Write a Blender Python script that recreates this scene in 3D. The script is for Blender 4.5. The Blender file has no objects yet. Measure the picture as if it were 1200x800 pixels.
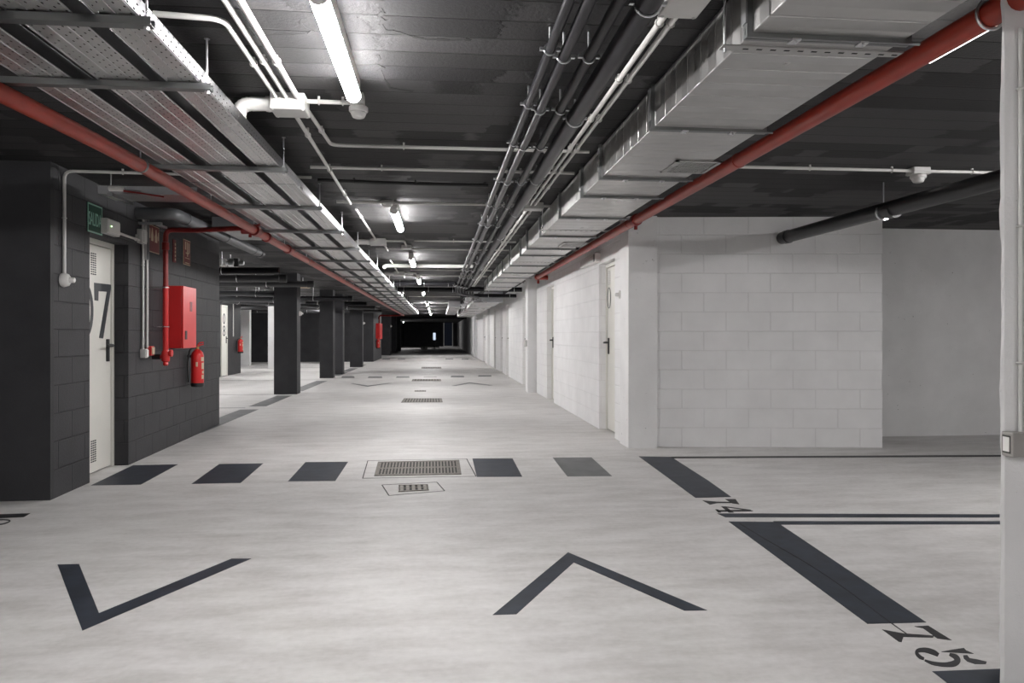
import bpy, bmesh, math, random
from mathutils import Vector, Matrix
random.seed(7)
S = bpy.context.scene
C = S.collection

# ------------------------------------------------------------------ camera, world, exposure
F, H, HOR = 850.0, 1.16, 392.5            # focal length (px of 1200), eye height (m), horizon row
YAW = math.atan2(87.0, F)
CA, SA = math.cos(YAW), math.sin(YAW)
cd = bpy.data.cameras.new('camera'); cam = bpy.data.objects.new('camera', cd); C.objects.link(cam)
cam.location = (0, 0, H); cam.rotation_euler = (math.pi/2, 0, -YAW)
cd.sensor_width = 36.0; cd.lens = F/1200*36; cd.shift_y = (HOR-400)/1200.0
cd.clip_start = 0.05; cd.clip_end = 200
S.camera = cam
w = bpy.data.worlds.new('world'); S.world = w; w.use_nodes = True
w.node_tree.nodes['Background'].inputs[0].default_value = (0, 0, 0, 1)
vs = S.view_settings
vs.view_transform = 'Standard'; vs.look = 'None'; vs.gamma = 1.0; vs.use_curve_mapping = False
vs.exposure = 2.12
TUBE_E = 45.0                              # radiance of the lit tubes
S.cycles.max_bounces = 10; S.cycles.diffuse_bounces = 6; S.cycles.glossy_bounces = 4
S.cycles.transparent_max_bounces = 12
S.cycles.sample_clamp_indirect = 6.0
S.cycles.use_denoising = True
CEIL = 2.38

# ------------------------------------------------------------------ finding points in the room
def P(px, py, d):
    xc = (px-600)/F*d
    return Vector((xc*CA+d*SA, -xc*SA+d*CA, H+(HOR-py)/F*d))
def fl(px, py): return P(px, py, H*F/(py-HOR))
def hz(px, py, z): return P(px, py, (z-H)*F/(HOR-py))
def onX(px, X):                            # Y where the ray of a column meets the plane x = X
    k = (px-600)/F; d = X/(k*CA+SA); return -k*d*SA+d*CA
def hit(px, py, M, off=0.0):               # local (u, z) where a ray meets the plane local y = off of a wall frame
    Mi = M.inverted(); o = Mi @ Vector((0, 0, H)); p = Mi @ P(px, py, 1.0); v = p-o
    t = (off-o.y)/v.y; q = o+v*t; return q.x, q.z
def depthY(d, X=0.0): return (d-X*SA)/CA   # world Y of a point at camera depth d on x = X
def frame(p0, p1):                         # wall frame: x along p0->p1, y into the wall, z up
    t = Vector((p1.x-p0.x, p1.y-p0.y, 0)).normalized(); y = Vector((0, 0, 1)).cross(t)
    return Matrix(((t.x, y.x, 0, p0.x), (t.y, y.y, 0, p0.y), (0, 0, 1, 0), (0, 0, 0, 1)))

# ------------------------------------------------------------------ materials
def mat(name, col, rough=0.6, metal=0.0, spec=0.5):
    m = bpy.data.materials.new(name); m.use_nodes = True
    b = m.node_tree.nodes['Principled BSDF']
    b.inputs['Base Color'].default_value = (*col, 1); b.inputs['Roughness'].default_value = rough
    b.inputs['Metallic'].default_value = metal; b.inputs['Specular IOR Level'].default_value = spec
    return m
def N(m, t, **kw):
    n = m.node_tree.nodes.new(t)
    for k, v in kw.items(): setattr(n, k, v)
    return n
def L(m, a, b): m.node_tree.links.new(a, b)
def BS(m): return m.node_tree.nodes['Principled BSDF']
def pos(m): return N(m, 'ShaderNodeNewGeometry').outputs['Position']
def math_(m, op, a, b=None, c=None):
    n = N(m, 'ShaderNodeMath', operation=op)
    for i, v in enumerate((a, b, c)):
        if v is None: continue
        if isinstance(v, (int, float)): n.inputs[i].default_value = v
        else: L(m, v, n.inputs[i])
    return n.outputs[0]
def noise(m, vec, scale, detail=4, rough=0.55):
    n = N(m, 'ShaderNodeTexNoise'); n.inputs['Scale'].default_value = scale
    n.inputs['Detail'].default_value = detail; n.inputs['Roughness'].default_value = rough
    L(m, vec, n.inputs['Vector']); return n.outputs['Fac']
def scaled(m, vec, s):
    n = N(m, 'ShaderNodeVectorMath', operation='MULTIPLY'); L(m, vec, n.inputs[0]); n.inputs[1].default_value = s
    return n.outputs[0]
def ramp(m, fac, stops):
    r = N(m, 'ShaderNodeValToRGB'); e = r.color_ramp.elements
    while len(e) < len(stops): e.new(0.5)
    for i, (p, c) in enumerate(stops):
        e[i].position = p; e[i].color = (*c, 1) if len(c) == 3 else c
    L(m, fac, r.inputs[0]); return r.outputs[0]
def g(v): return (v, v, v)
def bump(m, h, dist=0.01, strength=1.0, prev=None):
    n = N(m, 'ShaderNodeBump'); n.inputs['Distance'].default_value = dist; n.inputs['Strength'].default_value = strength
    L(m, h, n.inputs['Height'])
    if prev is not None: L(m, prev, n.inputs['Normal'])
    return n.outputs[0]
def mixc(m, fac, a, b):
    n = N(m, 'ShaderNodeMix', data_type='RGBA'); 
    if isinstance(fac, (int, float)): n.inputs[0].default_value = fac
    else: L(m, fac, n.inputs[0])
    for i, v in ((6, a), (7, b)):
        if isinstance(v, tuple): n.inputs[i].default_value = (*v, 1)
        else: L(m, v, n.inputs[i])
    return n.outputs[2]
def sepxyz(m, v):
    n = N(m, 'ShaderNodeSeparateXYZ'); L(m, v, n.inputs[0]); return n.outputs
def comb(m, x, y, z):
    n = N(m, 'ShaderNodeCombineXYZ')
    for i, v in enumerate((x, y, z)):
        if isinstance(v, (int, float)): n.inputs[i].default_value = v
        else: L(m, v, n.inputs[i])
    return n.outputs[0]

def floor_material():
    m = mat('polished_concrete', (.5, .49, .47), .42)
    p = pos(m); a = noise(m, p, .55, 5); b = noise(m, scaled(m, p, (1.6, 5.0, 1)), 1.3, 8, .65); c = noise(m, p, 28, 3)
    s = math_(m, 'ADD', math_(m, 'MULTIPLY', a, .30), math_(m, 'ADD', math_(m, 'MULTIPLY', b, .55), math_(m, 'MULTIPLY', c, .15)))
    col = ramp(m, s, [(.33, (.40, .385, .37)), (.5, (.565, .552, .54)), (.66, (.70, .69, .68))])
    L(m, col, BS(m).inputs['Base Color'])
    L(m, ramp(m, b, [(.3, g(.48)), (.7, g(.66))]), BS(m).inputs['Roughness'])
    L(m, bump(m, b, .0015), BS(m).inputs['Normal']); return m
def block_material(name, c0, c1, mortar, rough, blocks=True, spots=0.0, depth=.004):
    m = mat(name, c1, rough, spec=.3); p = pos(m); x = sepxyz(m, p)
    uv = comb(m, math_(m, 'ADD', x[0], x[1]), x[2], 0.0)
    n1 = noise(m, p, 3.0, 5); n2 = noise(m, p, 60, 4, .7)
    col = ramp(m, n1, [(.3, c0), (.7, c1)])
    h = n2
    nb = bump(m, n2, .002)
    if blocks:
        br = N(m, 'ShaderNodeTexBrick'); L(m, uv, br.inputs['Vector'])
        br.inputs['Scale'].default_value = 1.0; br.inputs['Brick Width'].default_value = .40; br.inputs['Row Height'].default_value = .20
        br.inputs['Mortar Size'].default_value = .007; br.inputs['Mortar Smooth'].default_value = .6
        br.inputs['Color1'].default_value = (.45, .45, .45, 1); br.inputs['Color2'].default_value = (.62, .62, .62, 1)
        wob = ramp(m, noise(m, p, 1.7, 4), [(.38, g(.25)), (.62, g(1))])
        nb = bump(m, math_(m, 'MULTIPLY', math_(m, 'SUBTRACT', 1.0, br.outputs['Fac']), 1.0), depth, 1.0, nb)
        col = mixc(m, math_(m, 'MULTIPLY', math_(m, 'MULTIPLY', br.outputs['Fac'], .30), wob), col, mortar)
        sh = N(m, 'ShaderNodeMix', data_type='RGBA', blend_type='OVERLAY'); sh.inputs[0].default_value = .10
        L(m, col, sh.inputs[6]); L(m, br.outputs['Color'], sh.inputs[7]); col = sh.outputs[2]
    if spots:
        sp = ramp(m, noise(m, p, 22, 3, .6), [(.70, g(0)), (.74, g(1))])
        col = mixc(m, math_(m, 'MULTIPLY', sp, spots), col, mortar)
    L(m, col, BS(m).inputs['Base Color']); L(m, nb, BS(m).inputs['Normal']); return m
def ceiling_material():
    m = mat('black_board_marked_concrete', (.03, .03, .03), .55, spec=.35); p = pos(m); x = sepxyz(m, p)
    wob = math_(m, 'MULTIPLY', math_(m, 'SUBTRACT', noise(m, scaled(m, p, (.4, .4, 1)), 2.0, 3), .5), .02)
    y = math_(m, 'ADD', x[1], wob)
    row = math_(m, 'DIVIDE', y, .175); cell = math_(m, 'FLOOR', row); fr = math_(m, 'FRACT', row)
    wn = N(m, 'ShaderNodeTexWhiteNoise', noise_dimensions='1D'); L(m, cell, wn.inputs['W'])
    joint = ramp(m, math_(m, 'ABSOLUTE', math_(m, 'SUBTRACT', fr, .5)), [(.455, g(0)), (.490, g(1))])
    nfine = noise(m, p, 55, 4, .7); nmid = noise(m, p, 7, 5, .65)
    # boards have their own tone; skim coats and darker paint end raggedly part way along a board
    cv = comb(m, math_(m, 'ADD', x[0], math_(m, 'MULTIPLY', math_(m, 'SUBTRACT', nmid, .5), .22)), math_(m, 'MULTIPLY', cell, .21), 0.0)
    s = math_(m, 'ADD', noise(m, cv, 1.15, 2, .5), math_(m, 'MULTIPLY', math_(m, 'SUBTRACT', wn.outputs['Value'], .5), .10))
    patch = ramp(m, s, [(.505, g(0)), (.520, g(1))])
    base = mixc(m, patch, (.037, .036, .037), (.0155, .015, .016))
    tone = N(m, 'ShaderNodeMix', data_type='RGBA', blend_type='OVERLAY'); tone.inputs[0].default_value = .35; L(m, base, tone.inputs[6]); L(m, wn.outputs['Value'], tone.inputs[7]); base = tone.outputs[2]
    base = mixc(m, math_(m, 'MULTIPLY', joint, .85), base, (.006, .006, .006))
    base = mixc(m, math_(m, 'MULTIPLY', ramp(m, nfine, [(.45, g(0)), (.65, g(1))]), .30), base, (.012, .0115, .012))
    L(m, base, BS(m).inputs['Base Color'])
    L(m, ramp(m, patch, [(0, g(.60)), (1, g(.72))]), BS(m).inputs['Roughness'])
    b1 = bump(m, math_(m, 'SUBTRACT', 1.0, joint), .004); b2 = bump(m, patch, .003, 1, b1)
    L(m, bump(m, nfine, .004, .7, b2), BS(m).inputs['Normal']); return m
def galv(name, col, rough, ribs=0.0, holes=False):
    m = mat(name, col, rough, 1.0); p = pos(m); x = sepxyz(m, p); b = BS(m)
    n1 = noise(m, p, 9, 4); n2 = noise(m, p, 2.2, 3)
    L(m, mixc(m, n1, tuple(c*.80 for c in col), col), b.inputs['Base Color'])
    L(m, ramp(m, n2, [(.3, g(rough-.08)), (.7, g(rough+.10))]), b.inputs['Roughness'])
    if ribs:
        fr = math_(m, 'FRACT', math_(m, 'DIVIDE', x[1], ribs))
        tri = math_(m, 'ABSOLUTE', math_(m, 'SUBTRACT', fr, .5))
        L(m, bump(m, ramp(m, tri, [(0, g(0)), (.05, g(1)), (.5, g(.45))]), .009), b.inputs['Normal'])
    if holes:
        a = math_(m, 'ADD', x[0], x[2])
        ca = math_(m, 'DIVIDE', a, .0245); ci = math_(m, 'FLOOR', ca)
        u = math_(m, 'MULTIPLY', math_(m, 'SUBTRACT', math_(m, 'FRACT', ca), .5), .0245)
        v = math_(m, 'MULTIPLY', math_(m, 'SUBTRACT', math_(m, 'FRACT', math_(m, 'ADD', math_(m, 'DIVIDE', x[1], .05), math_(m, 'MULTIPLY', ci, .5))), .5), .05)
        r = math_(m, 'ADD', math_(m, 'POWER', math_(m, 'DIVIDE', u, .0034), 2.0), math_(m, 'POWER', math_(m, 'DIVIDE', v, .008), 2.0))
        L(m, math_(m, 'GREATER_THAN', r, 1.0), b.inputs['Alpha'])
    return m
def speck(name, col, rough, var=.15, scale=12, metal=0.0, bmp=0.0):
    m = mat(name, col, rough, metal); p = pos(m); n = noise(m, p, scale, 4)
    L(m, ramp(m, n, [(.3, tuple(c*(1-var) for c in col)), (.7, tuple(min(1, c*(1+var)) for c in col))]), BS(m).inputs['Base Color'])
    if bmp: L(m, bump(m, n, bmp), BS(m).inputs['Normal'])
    return m
def emissive(name, col, e):
    m = mat(name, (.9, .9, .9), .4); b = BS(m)
    b.inputs['Emission Color'].default_value = (*col, 1); b.inputs['Emission Strength'].default_value = e; return m

M_FLOOR = floor_material()
M_CEIL = ceiling_material()
M_WBLOCK = block_material('white_painted_block', (.76, .757, .757), (.83, .828, .828), (.60, .59, .58), .75, depth=.0022)
M_WPLAIN = block_material('white_painted_concrete', (.72, .717, .715), (.80, .797, .795), (.22, .21, .20), .75, False, .8)
M_DBLOCK = block_material('charcoal_painted_block', (.034, .034, .0375), (.046, .046, .050), (.030, .030, .032), .6, depth=.008)
M_GREYW = block_material('grey_painted_concrete', (.09, .09, .10), (.12, .12, .13), (.06, .06, .06), .7, False)
M_DPLAIN = block_material('charcoal_painted_concrete', (.029, .029, .032), (.040, .040, .0435), (.015, .015, .015), .6, False)
M_DOOR = speck('ivory_door_enamel', (.72, .71, .66), .38, .03, 3)
M_DUCT = galv('duct_sheet_steel', (.60, .595, .585), .34, ribs=.15)
M_TRAY = galv('perforated_tray_steel', (.82, .815, .81), .36, holes=True)
M_FLANGE = galv('perforated_flange_steel', (.66, .665, .68), .34, holes=True)
M_FLANGE_SHADED = galv('shaded_flange_steel', (.22, .22, .225), .45)  # same steel, darkened to paint the shade in the gaps between trays
M_STRUT = galv('strut_steel', (.30, .31, .31), .38)
M_RIB = galv('tray_rib_steel', (.62, .62, .63), .30)
M_SHINY = galv('bright_zinc', (.80, .81, .83), .28)
M_RED = speck('red_pipe_paint', (.33, .030, .014), .36, .12, 6)
M_REDBOX = speck('red_cabinet_enamel', (.62, .022, .022), .32, .06, 4)
M_REDDK = speck('dark_red_fitting', (.22, .012, .010), .42, .12, 20)
M_PVC = speck('white_plastic_conduit', (.62, .61, .59), .45, .06, 8)
M_BOX = speck('light_grey_plastic', (.58, .575, .56), .45, .05, 8)
M_WPLAS = speck('white_plastic', (.74, .73, .71), .4, .04, 8)
M_GPIPE = speck('grey_drain_plastic', (.030, .030, .032), .38, .10, 8)
M_LPIPE = speck('mid_grey_drain_plastic', (.10, .104, .11), .42, .10, 8)
M_BPIPE = speck('black_pipe_insulation', (.013, .0125, .015), .34, .2, 14); BS(M_BPIPE).inputs['Specular IOR Level'].default_value = .22
M_BLACK = speck('black_plastic', (.012, .012, .013), .4, .1, 10)
M_PAINT = speck('dark_blue_grey_floor_paint', (.021, .027, .039), .5, .4, 9)
M_PAINTG = speck('worn_grey_floor_paint', (.115, .118, .122), .5, .25, 4)
M_PAINTF = speck('faint_floor_paint', (.30, .295, .285), .5, .15, 4)
M_STENC = speck('black_stencil_paint', (.018, .018, .020), .55, .4, 9)
M_GREEN = mat('green_sign_plastic', (.002, .055, .030), .4)
M_SRED = mat('red_sign_plastic', (.16, .008, .008), .4)
M_CREAM = mat('cream_sign_print', (.60, .48, .34), .5)
M_MINT = mat('pale_green_sign_print', (.34, .58, .48), .5)
M_TUBE = emissive('lit_tube_diffuser', (1.0, .977, .972), TUBE_E)
M_STRIP = emissive('dim_glow_surface', (1.0, .985, .96), 1.6)
M_SWGREY = speck('grey_brown_plastic', (.30, .285, .27), .45, .05, 8)
M_CGREY = speck('grey_conduit', (.36, .355, .35), .45, .06, 8)
M_TRAYDK = galv('dull_tray_steel', (.34, .34, .345), .38, holes=True)
M_SEAM = mat('dark_joint', (.05, .05, .048), .8)
M_RUST = speck('cast_iron_drain', (.16, .145, .125), .55, .35, 30, .6)
M_PIT = mat('drain_pit', (.02, .02, .02), .9)
M_NUMG = mat('dark_grey_number_print', (.035, .038, .045), .5)
M_BLUE = emissive('blue_screen_light', (.70, .82, 1.0), .20)
M_BLUEW = speck('dark_blue_panel', (.012, .02, .045), .5, .1)
M_BRASS = speck('brass', (.55, .40, .15), .35, .1, 8, 1.0)

# ------------------------------------------------------------------ mesh helpers
class MB:
    def __init__(s, M=None): s.v = []; s.f = []; s.M = M
    def add(s, vs, fs):
        o = len(s.v); s.v += [Vector(q) for q in vs]; s.f += [tuple(o+i for i in q) for q in fs]; return s
    def box(s, x0, x1, y0, y1, z0, z1):
        x0, x1 = sorted((x0, x1)); y0, y1 = sorted((y0, y1)); z0, z1 = sorted((z0, z1))
        return s.add([(x0,y0,z0),(x1,y0,z0),(x1,y1,z0),(x0,y1,z0),(x0,y0,z1),(x1,y0,z1),(x1,y1,z1),(x0,y1,z1)],
                     [(3,2,1,0),(4,5,6,7),(0,1,5,4),(1,2,6,5),(2,3,7,6),(3,0,4,7)])
    def bevbox(s, x0, x1, y0, y1, z0, z1, b=.004):
        bm = bmesh.new(); bmesh.ops.create_cube(bm, size=1)
        for v in bm.verts:
            v.co = Vector(((x0+x1)/2+v.co.x*(x1-x0), (y0+y1)/2+v.co.y*(y1-y0), (z0+z1)/2+v.co.z*(z1-z0)))
        bmesh.ops.bevel(bm, geom=bm.edges[:], offset=b, segments=2, profile=.5, affect='EDGES')
        bm.verts.index_update()
        s.add([v.co.copy() for v in bm.verts], [[v.index for v in f.verts] for f in bm.faces]); bm.free(); return s
    def prism(s, poly, z0, z1):             # footprint in plan, extruded up
        a = sum(poly[i][0]*poly[(i+1)%len(poly)][1]-poly[(i+1)%len(poly)][0]*poly[i][1] for i in range(len(poly)))
        if a < 0: poly = poly[::-1]
        n = len(poly)
        return s.add([(p[0],p[1],z0) for p in poly]+[(p[0],p[1],z1) for p in poly],
                     [tuple(range(n))[::-1], tuple(range(n, 2*n))]+[(i,(i+1)%n,n+(i+1)%n,n+i) for i in range(n)])
    def plate(s, poly, y0, y1):             # outline in (x, z), thickness from y0 to y1
        a = sum(poly[i][0]*poly[(i+1)%len(poly)][1]-poly[(i+1)%len(poly)][0]*poly[i][1] for i in range(len(poly)))
        if a < 0: poly = poly[::-1]
        n = len(poly)
        return s.add([(p[0],y0,p[1]) for p in poly]+[(p[0],y1,p[1]) for p in poly],
                     [tuple(range(n)), tuple(range(n, 2*n))[::-1]]+[((i+1)%n,i,n+i,n+(i+1)%n) for i in range(n)])
    def tube(s, pts, r, seg=12, cap=True):
        pts = [Vector(p) for p in pts]; rs = r if isinstance(r, (list, tuple)) else [r]*len(pts)
        up = None; rings = []
        for i, p in enumerate(pts):
            t = (pts[min(i+1, len(pts)-1)]-pts[max(i-1, 0)])
            if t.length < 1e-9: t = Vector((0, 0, 1))
            t.normalize()
            if up is None:
                up = Vector((0, 0, 1)) if abs(t.z) < .9 else Vector((1, 0, 0))
            up = (up-t*up.dot(t)).normalized(); sd = t.cross(up)
            rings.append([p+(up*math.cos(2*math.pi*k/seg)+sd*math.sin(2*math.pi*k/seg))*rs[i] for k in range(seg)])
        vs = [v for R in rings for v in R]; fs = []
        for i in range(len(rings)-1):
            for k in range(seg):
                a, b = i*seg+k, i*seg+(k+1)%seg; fs.append((a, b, b+seg, a+seg))
        if cap: fs.append(tuple(range(seg))[::-1]); fs.append(tuple(range((len(rings)-1)*seg, len(rings)*seg)))
        return s.add(vs, fs)
    def lathe(s, prof, c, axis='z', seg=20):  # profile (r, h) about an axis through c
        pts = []
        for r, h in prof:
            for k in range(seg):
                a = 2*math.pi*k/seg; u, v = r*math.cos(a), r*math.sin(a)
                pts.append({'z': (c[0]+u, c[1]+v, c[2]+h), 'y': (c[0]+v, c[1]+h, c[2]+u), 'x': (c[0]+h, c[1]+u, c[2]+v)}[axis])
        n = len(prof); fs = []
        for i in range(n-1):
            for k in range(seg):
                a, b = i*seg+k, i*seg+(k+1)%seg; fs.append((a, b, b+seg, a+seg))
        fs.append(tuple(range(seg))[::-1]); fs.append(tuple(range((n-1)*seg, n*seg)))
        return s.add(pts, fs)
    def ring(s, c, axis, R, r, seg=20, sec=6, a0=0, a1=2*math.pi):
        pts = []
        n = seg
        for i in range(n+1):
            a = a0+(a1-a0)*i/n; u, v = R*math.cos(a), R*math.sin(a)
            pts.append({'y': (c[0]+u, c[1], c[2]+v), 'x': (c[0], c[1]+u, c[2]+v), 'z': (c[0]+u, c[1]+v, c[2])}[axis])
        return s.tube(pts, r, sec)
    def build(s, name, m, parent=None, smooth=None):
        vs = [s.M @ v for v in s.v] if s.M is not None else s.v
        lo = [min(v[i] for v in vs) for i in range(3)]; hi = [max(v[i] for v in vs) for i in range(3)]
        o = Vector(((lo[0]+hi[0])/2, (lo[1]+hi[1])/2, lo[2]))
        me = bpy.data.meshes.new(name); me.from_pydata([tuple(v-o) for v in vs], [], s.f); me.update()
        bm = bmesh.new(); bm.from_mesh(me); bmesh.ops.recalc_face_normals(bm, faces=bm.faces); bm.to_mesh(me); bm.free()
        if smooth is not None:
            me.polygons.foreach_set('use_smooth', [True]*len(me.polygons))
            try: me.set_sharp_from_angle(angle=math.radians(smooth))
            except Exception: pass
        me.materials.append(m)
        ob = bpy.data.objects.new(name, me); C.objects.link(ob)
        if parent is not None:
            ob.parent = parent; pl = Vector((0, 0, 0)); q = parent
            while q is not None: pl += q.location; q = q.parent
            ob.location = o-pl
        else: ob.location = o
        return ob
def tag(o, label=None, cat=None, group=None, kind=None):
    if label: o['label'] = label
    if cat: o['category'] = cat
    if group: o['group'] = group
    if kind: o['kind'] = kind
    return o
def thing(name, loc, label, cat, group=None):
    o = bpy.data.objects.new(name, None); C.objects.link(o); o.location = loc; o.empty_display_size = .1
    return tag(o, label, cat, group)
def struct(o, label=None): return tag(o, label, None, None, 'structure')
def copy_tree(o, loc=None, label=None):
    def rec(q, par):
        c = q.copy(); C.objects.link(c); c.parent = par
        for ch in q.children: rec(ch, c)
        return c
    c = rec(o, None)
    if loc is not None: c.location = loc
    if label: c['label'] = label
    return c
def bend(pts, r, n=6):                       # round the corners of a polyline
    pts = [Vector(p) for p in pts]; out = [pts[0]]
    for i in range(1, len(pts)-1):
        a = (pts[i-1]-pts[i]); b = (pts[i+1]-pts[i]); q = min(r, a.length*.49, b.length*.49)
        A = pts[i]+a.normalized()*q; B = pts[i]+b.normalized()*q
        for k in range(n+1):
            t = k/n; out.append(A*(1-t)**2+pts[i]*2*t*(1-t)+B*t*t)
    return out+[pts[-1]]
def text_mesh(txt, w, h, M, y0=-.002, y1=0.0):
    cu = bpy.data.curves.new('lettering', 'FONT'); cu.body = txt; cu.align_x = 'CENTER'; cu.size = 1.0; cu.extrude = .5
    o = bpy.data.objects.new('lettering', cu); C.objects.link(o); bpy.context.view_layer.update()
    me = bpy.data.meshes.new_from_object(o.evaluated_get(bpy.context.evaluated_depsgraph_get()))
    vs = [v.co.copy() for v in me.vertices]; fs = [tuple(p.vertices) for p in me.polygons]
    bpy.data.objects.remove(o); bpy.data.curves.remove(cu); bpy.data.meshes.remove(me)
    x0, x1 = min(v.x for v in vs), max(v.x for v in vs); z0, z1 = min(v.y for v in vs), max(v.y for v in vs)
    mb = MB(M); mb.add([((v.x-(x0+x1)/2)/(x1-x0)*w, y0 if v.z > 0 else y1, (v.y-(z0+z1)/2)/(z1-z0)*h) for v in vs], fs)
    return mb
def T(x, y, z): return Matrix.Translation((x, y, z))
ORD = ['first', 'second', 'third', 'fourth', 'fifth', 'sixth', 'seventh', 'eighth', 'ninth', 'tenth', 'eleventh', 'twelfth',
       'thirteenth', 'fourteenth', 'fifteenth', 'sixteenth', 'seventeenth', 'eighteenth', 'nineteenth', 'twentieth', 'twenty-first',
       'twenty-second', 'twenty-third', 'twenty-fourth', 'twenty-fifth', 'twenty-sixth', 'twenty-seventh', 'twenty-eighth']

# ------------------------------------------------------------------ the shell
XR = 1.98                                    # corridor face of the right wall
YEND = 75.0
struct(MB().box(-11.3, 8.3, -8.3, YEND+.3, -.2, 0).build('floor', M_FLOOR))
struct(MB().box(-11.3, 8.3, -8.3, YEND+.3, CEIL, CEIL+.2).build('ceiling', M_CEIL))
struct(MB().box(-11.3, 8.3, -8.3, -8.0, 0, CEIL).build('wall_back', M_WBLOCK))
struct(MB().box(8.0, 8.3, -8.0, 9.2, 0, CEIL).build('wall_right_outer', M_WBLOCK))
struct(MB().box(-11.3, -11.0, -8.0, 32.2, 0, CEIL).build('wall_left_outer', M_DPLAIN))

# left wall with the recessed door 07
PL0, PL1 = fl(59, 586), fl(257, 497)
ML = frame(PL0, PL1)
LEN_L = (PL1-PL0).length
du0, du1 = hit(105, 560, ML)[0], hit(150.5, 543, ML)[0]
DTOP = 1.965
mb = MB(ML)
mb.box(.03, du0, 0, .30, 0, CEIL); mb.box(du1, LEN_L, 0, .30, 0, CEIL); mb.box(du0, du1, 0, .30, DTOP, CEIL)
struct(mb.build('wall_left', M_DBLOCK))
q = PL0
struct(MB().prism([(q.x, q.y), (q.x-.001, q.y+.05), (q.x-.30, q.y+.28), (q.x-8.2, q.y+.28), (q.x-8.2, q.y+.02)], 0, CEIL).build('wall_left_front', M_DPLAIN))
struct(MB().prism([(PL1.x-.30, PL1.y-.25), (PL1.x-.30, PL1.y), (-11, PL1.y), (-11, PL1.y-.25)], 0, CEIL).build('wall_left_inner', M_DPLAIN))

# right corridor wall with its doors
right_doors = []                             # (far Y, near Y, top)
for px, wd in ((702, .80), (641, .78), (612.5, .78), (593, .78), (586.4, .78), (579, .78), (566, 1.5), (558.3, .8)):
    yf = onX(px, XR); right_doors.append((yf, yf-wd, 2.03))
YC = fl(736, 524.5).y                        # where the corner pilaster starts
mb = MB(); y = YC
for yf, yn, zt in right_doors:
    mb.box(XR, XR+.30, y, yn, 0, CEIL); mb.box(XR, XR+.30, yn, yf, zt, CEIL); y = yf
mb.box(XR, XR+.30, y, YEND, 0, CEIL)
struct(mb.build('wall_right', M_WBLOCK))
A, B = fl(770, 524.0), fl(1034, 524.5)
p736 = fl(736.5, 525.0); p770 = fl(770, 525.2)
struct(MB().prism([(A.x-.05, A.y+.02), (B.x, B.y), (B.x+.02, B.y+.24), (A.x-.05, A.y+.26)], 0, CEIL).build('wall_right_front', M_WBLOCK), 'white block wall facing the camera beside the bay')
D0, D1 = fl(1034, 511.3), fl(1172, 509.3)
k = (D1.y-D0.y)/(D1.x-D0.x)
struct(MB().prism([(B.x-.6, D0.y-k*.6), (8.0, D0.y+k*(8-D0.x)), (8.0, 9.2), (B.x-.6, 9.2)], 0, CEIL).build('wall_right_recess', M_WPLAIN))
struct(MB().box(B.x-.25, B.x-.02, B.y+.24, 9.0, 0, CEIL).build('wall_right_return', M_WBLOCK))
struct(MB().prism([(p736.x, p736.y), (p770.x, p770.y), (p770.x, p770.y+.35), (p736.x, p736.y+.35)], 0, CEIL).build('column_corner', M_WPLAIN), 'white concrete pilaster at the corner of the right wall')
def pil(px0, px1, py, name, dy=.4):
    a = fl(px0, py); b = fl(px1, py); struct(MB().box(a.x, XR+.05, a.y, a.y+dy, 0, CEIL).build(name, M_WPLAIN))
pil(618.5, 627, 460, 'column_right'); pil(571.3, 577, 428.2, 'column_right.001'); pil(556, 559.5, 418.2, 'column_right.002', .5)
# near column at the right edge of the view, rough left arris
zc = 2.24; c0 = P(1172, 500, zc); c1 = P(1330, 500, zc); c0.z = c1.z = 0
bm_pts = []
mb = MB(); nz = 60; rows = []
rr = random.Random(3); wv = 0
for i in range(nz+1):
    z = CEIL*i/nz; wv = wv*.6+rr.uniform(-.0035, .0035)
    rows.append([(c0.x+wv, c0.y, z), (c0.x+.010, c0.y-.006, z), (c1.x, c1.y, z), (c1.x+.05, c1.y+.34, z), (c0.x+.315, c0.y+.32, z)])
vs_, fs_ = [], []
for R in rows: vs_ += R
for i in range(nz):
    for j in range(5): fs_.append((i*5+j, i*5+(j+1)%5, (i+1)*5+(j+1)%5, (i+1)*5+j))
fs_ += [(4,3,2,1,0), tuple(nz*5+j for j in range(5))]
mb.add(vs_, fs_)
struct(mb.build('column_near', M_WPLAIN), 'rough white concrete column at the right edge, nearest the camera')

# dark columns in a row along the left of the corridor
for i, (p0, p1, py) in enumerate(((321, 347.5, 462), (374.5, 390, 443), (387, 401.5, 438.5), (410, 424.5, 430))):
    a, b = fl(p0, py), fl(p1, py)
    struct(MB().box(a.x, b.x, a.y, a.y+.36, 0, CEIL).build('column_left' if i == 0 else 'column_left.%03d' % i, M_DPLAIN),
           'dark charcoal column, %s from the camera in the left row' % ORD[i])
YB = depthY(31.6, -3)
XE = fl(437.5, 423.7).x
struct(MB().box(-11, XE, YB, YB+4.6, 0, CEIL).build('wall_left_far', M_DPLAIN))
struct(MB().box(-3.9, -3.45, YB+4.6, YEND, 0, CEIL).build('wall_left_side', M_DPLAIN))
for i, (p0, p1, py) in enumerate(((447, 457, 416.2), (456, 464, 413.5), (464, 469, 411))):
    a, b = fl(p0, py), fl(p1, py)
    struct(MB().box(-3.45, b.x, a.y, a.y+1.2, 0, CEIL).build('column_left.%03d' % (4+i), M_DPLAIN), 'dark charcoal pier far down the left side, %s beyond the second hose cabinet' % ORD[i])
struct(MB().box(-8.2, -6.0, depthY(19.6, -6), depthY(22.2, -6), 0, CEIL).build('wall_left_block', M_DPLAIN))
a, b = fl(314, 432), fl(330, 432)
struct(MB().box(a.x, b.x, a.y, a.y+.4, 0, CEIL).build('column_white', M_WPLAIN), 'white column half hidden behind the first dark column')
a, b = fl(283, 428), fl(298, 427)
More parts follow.
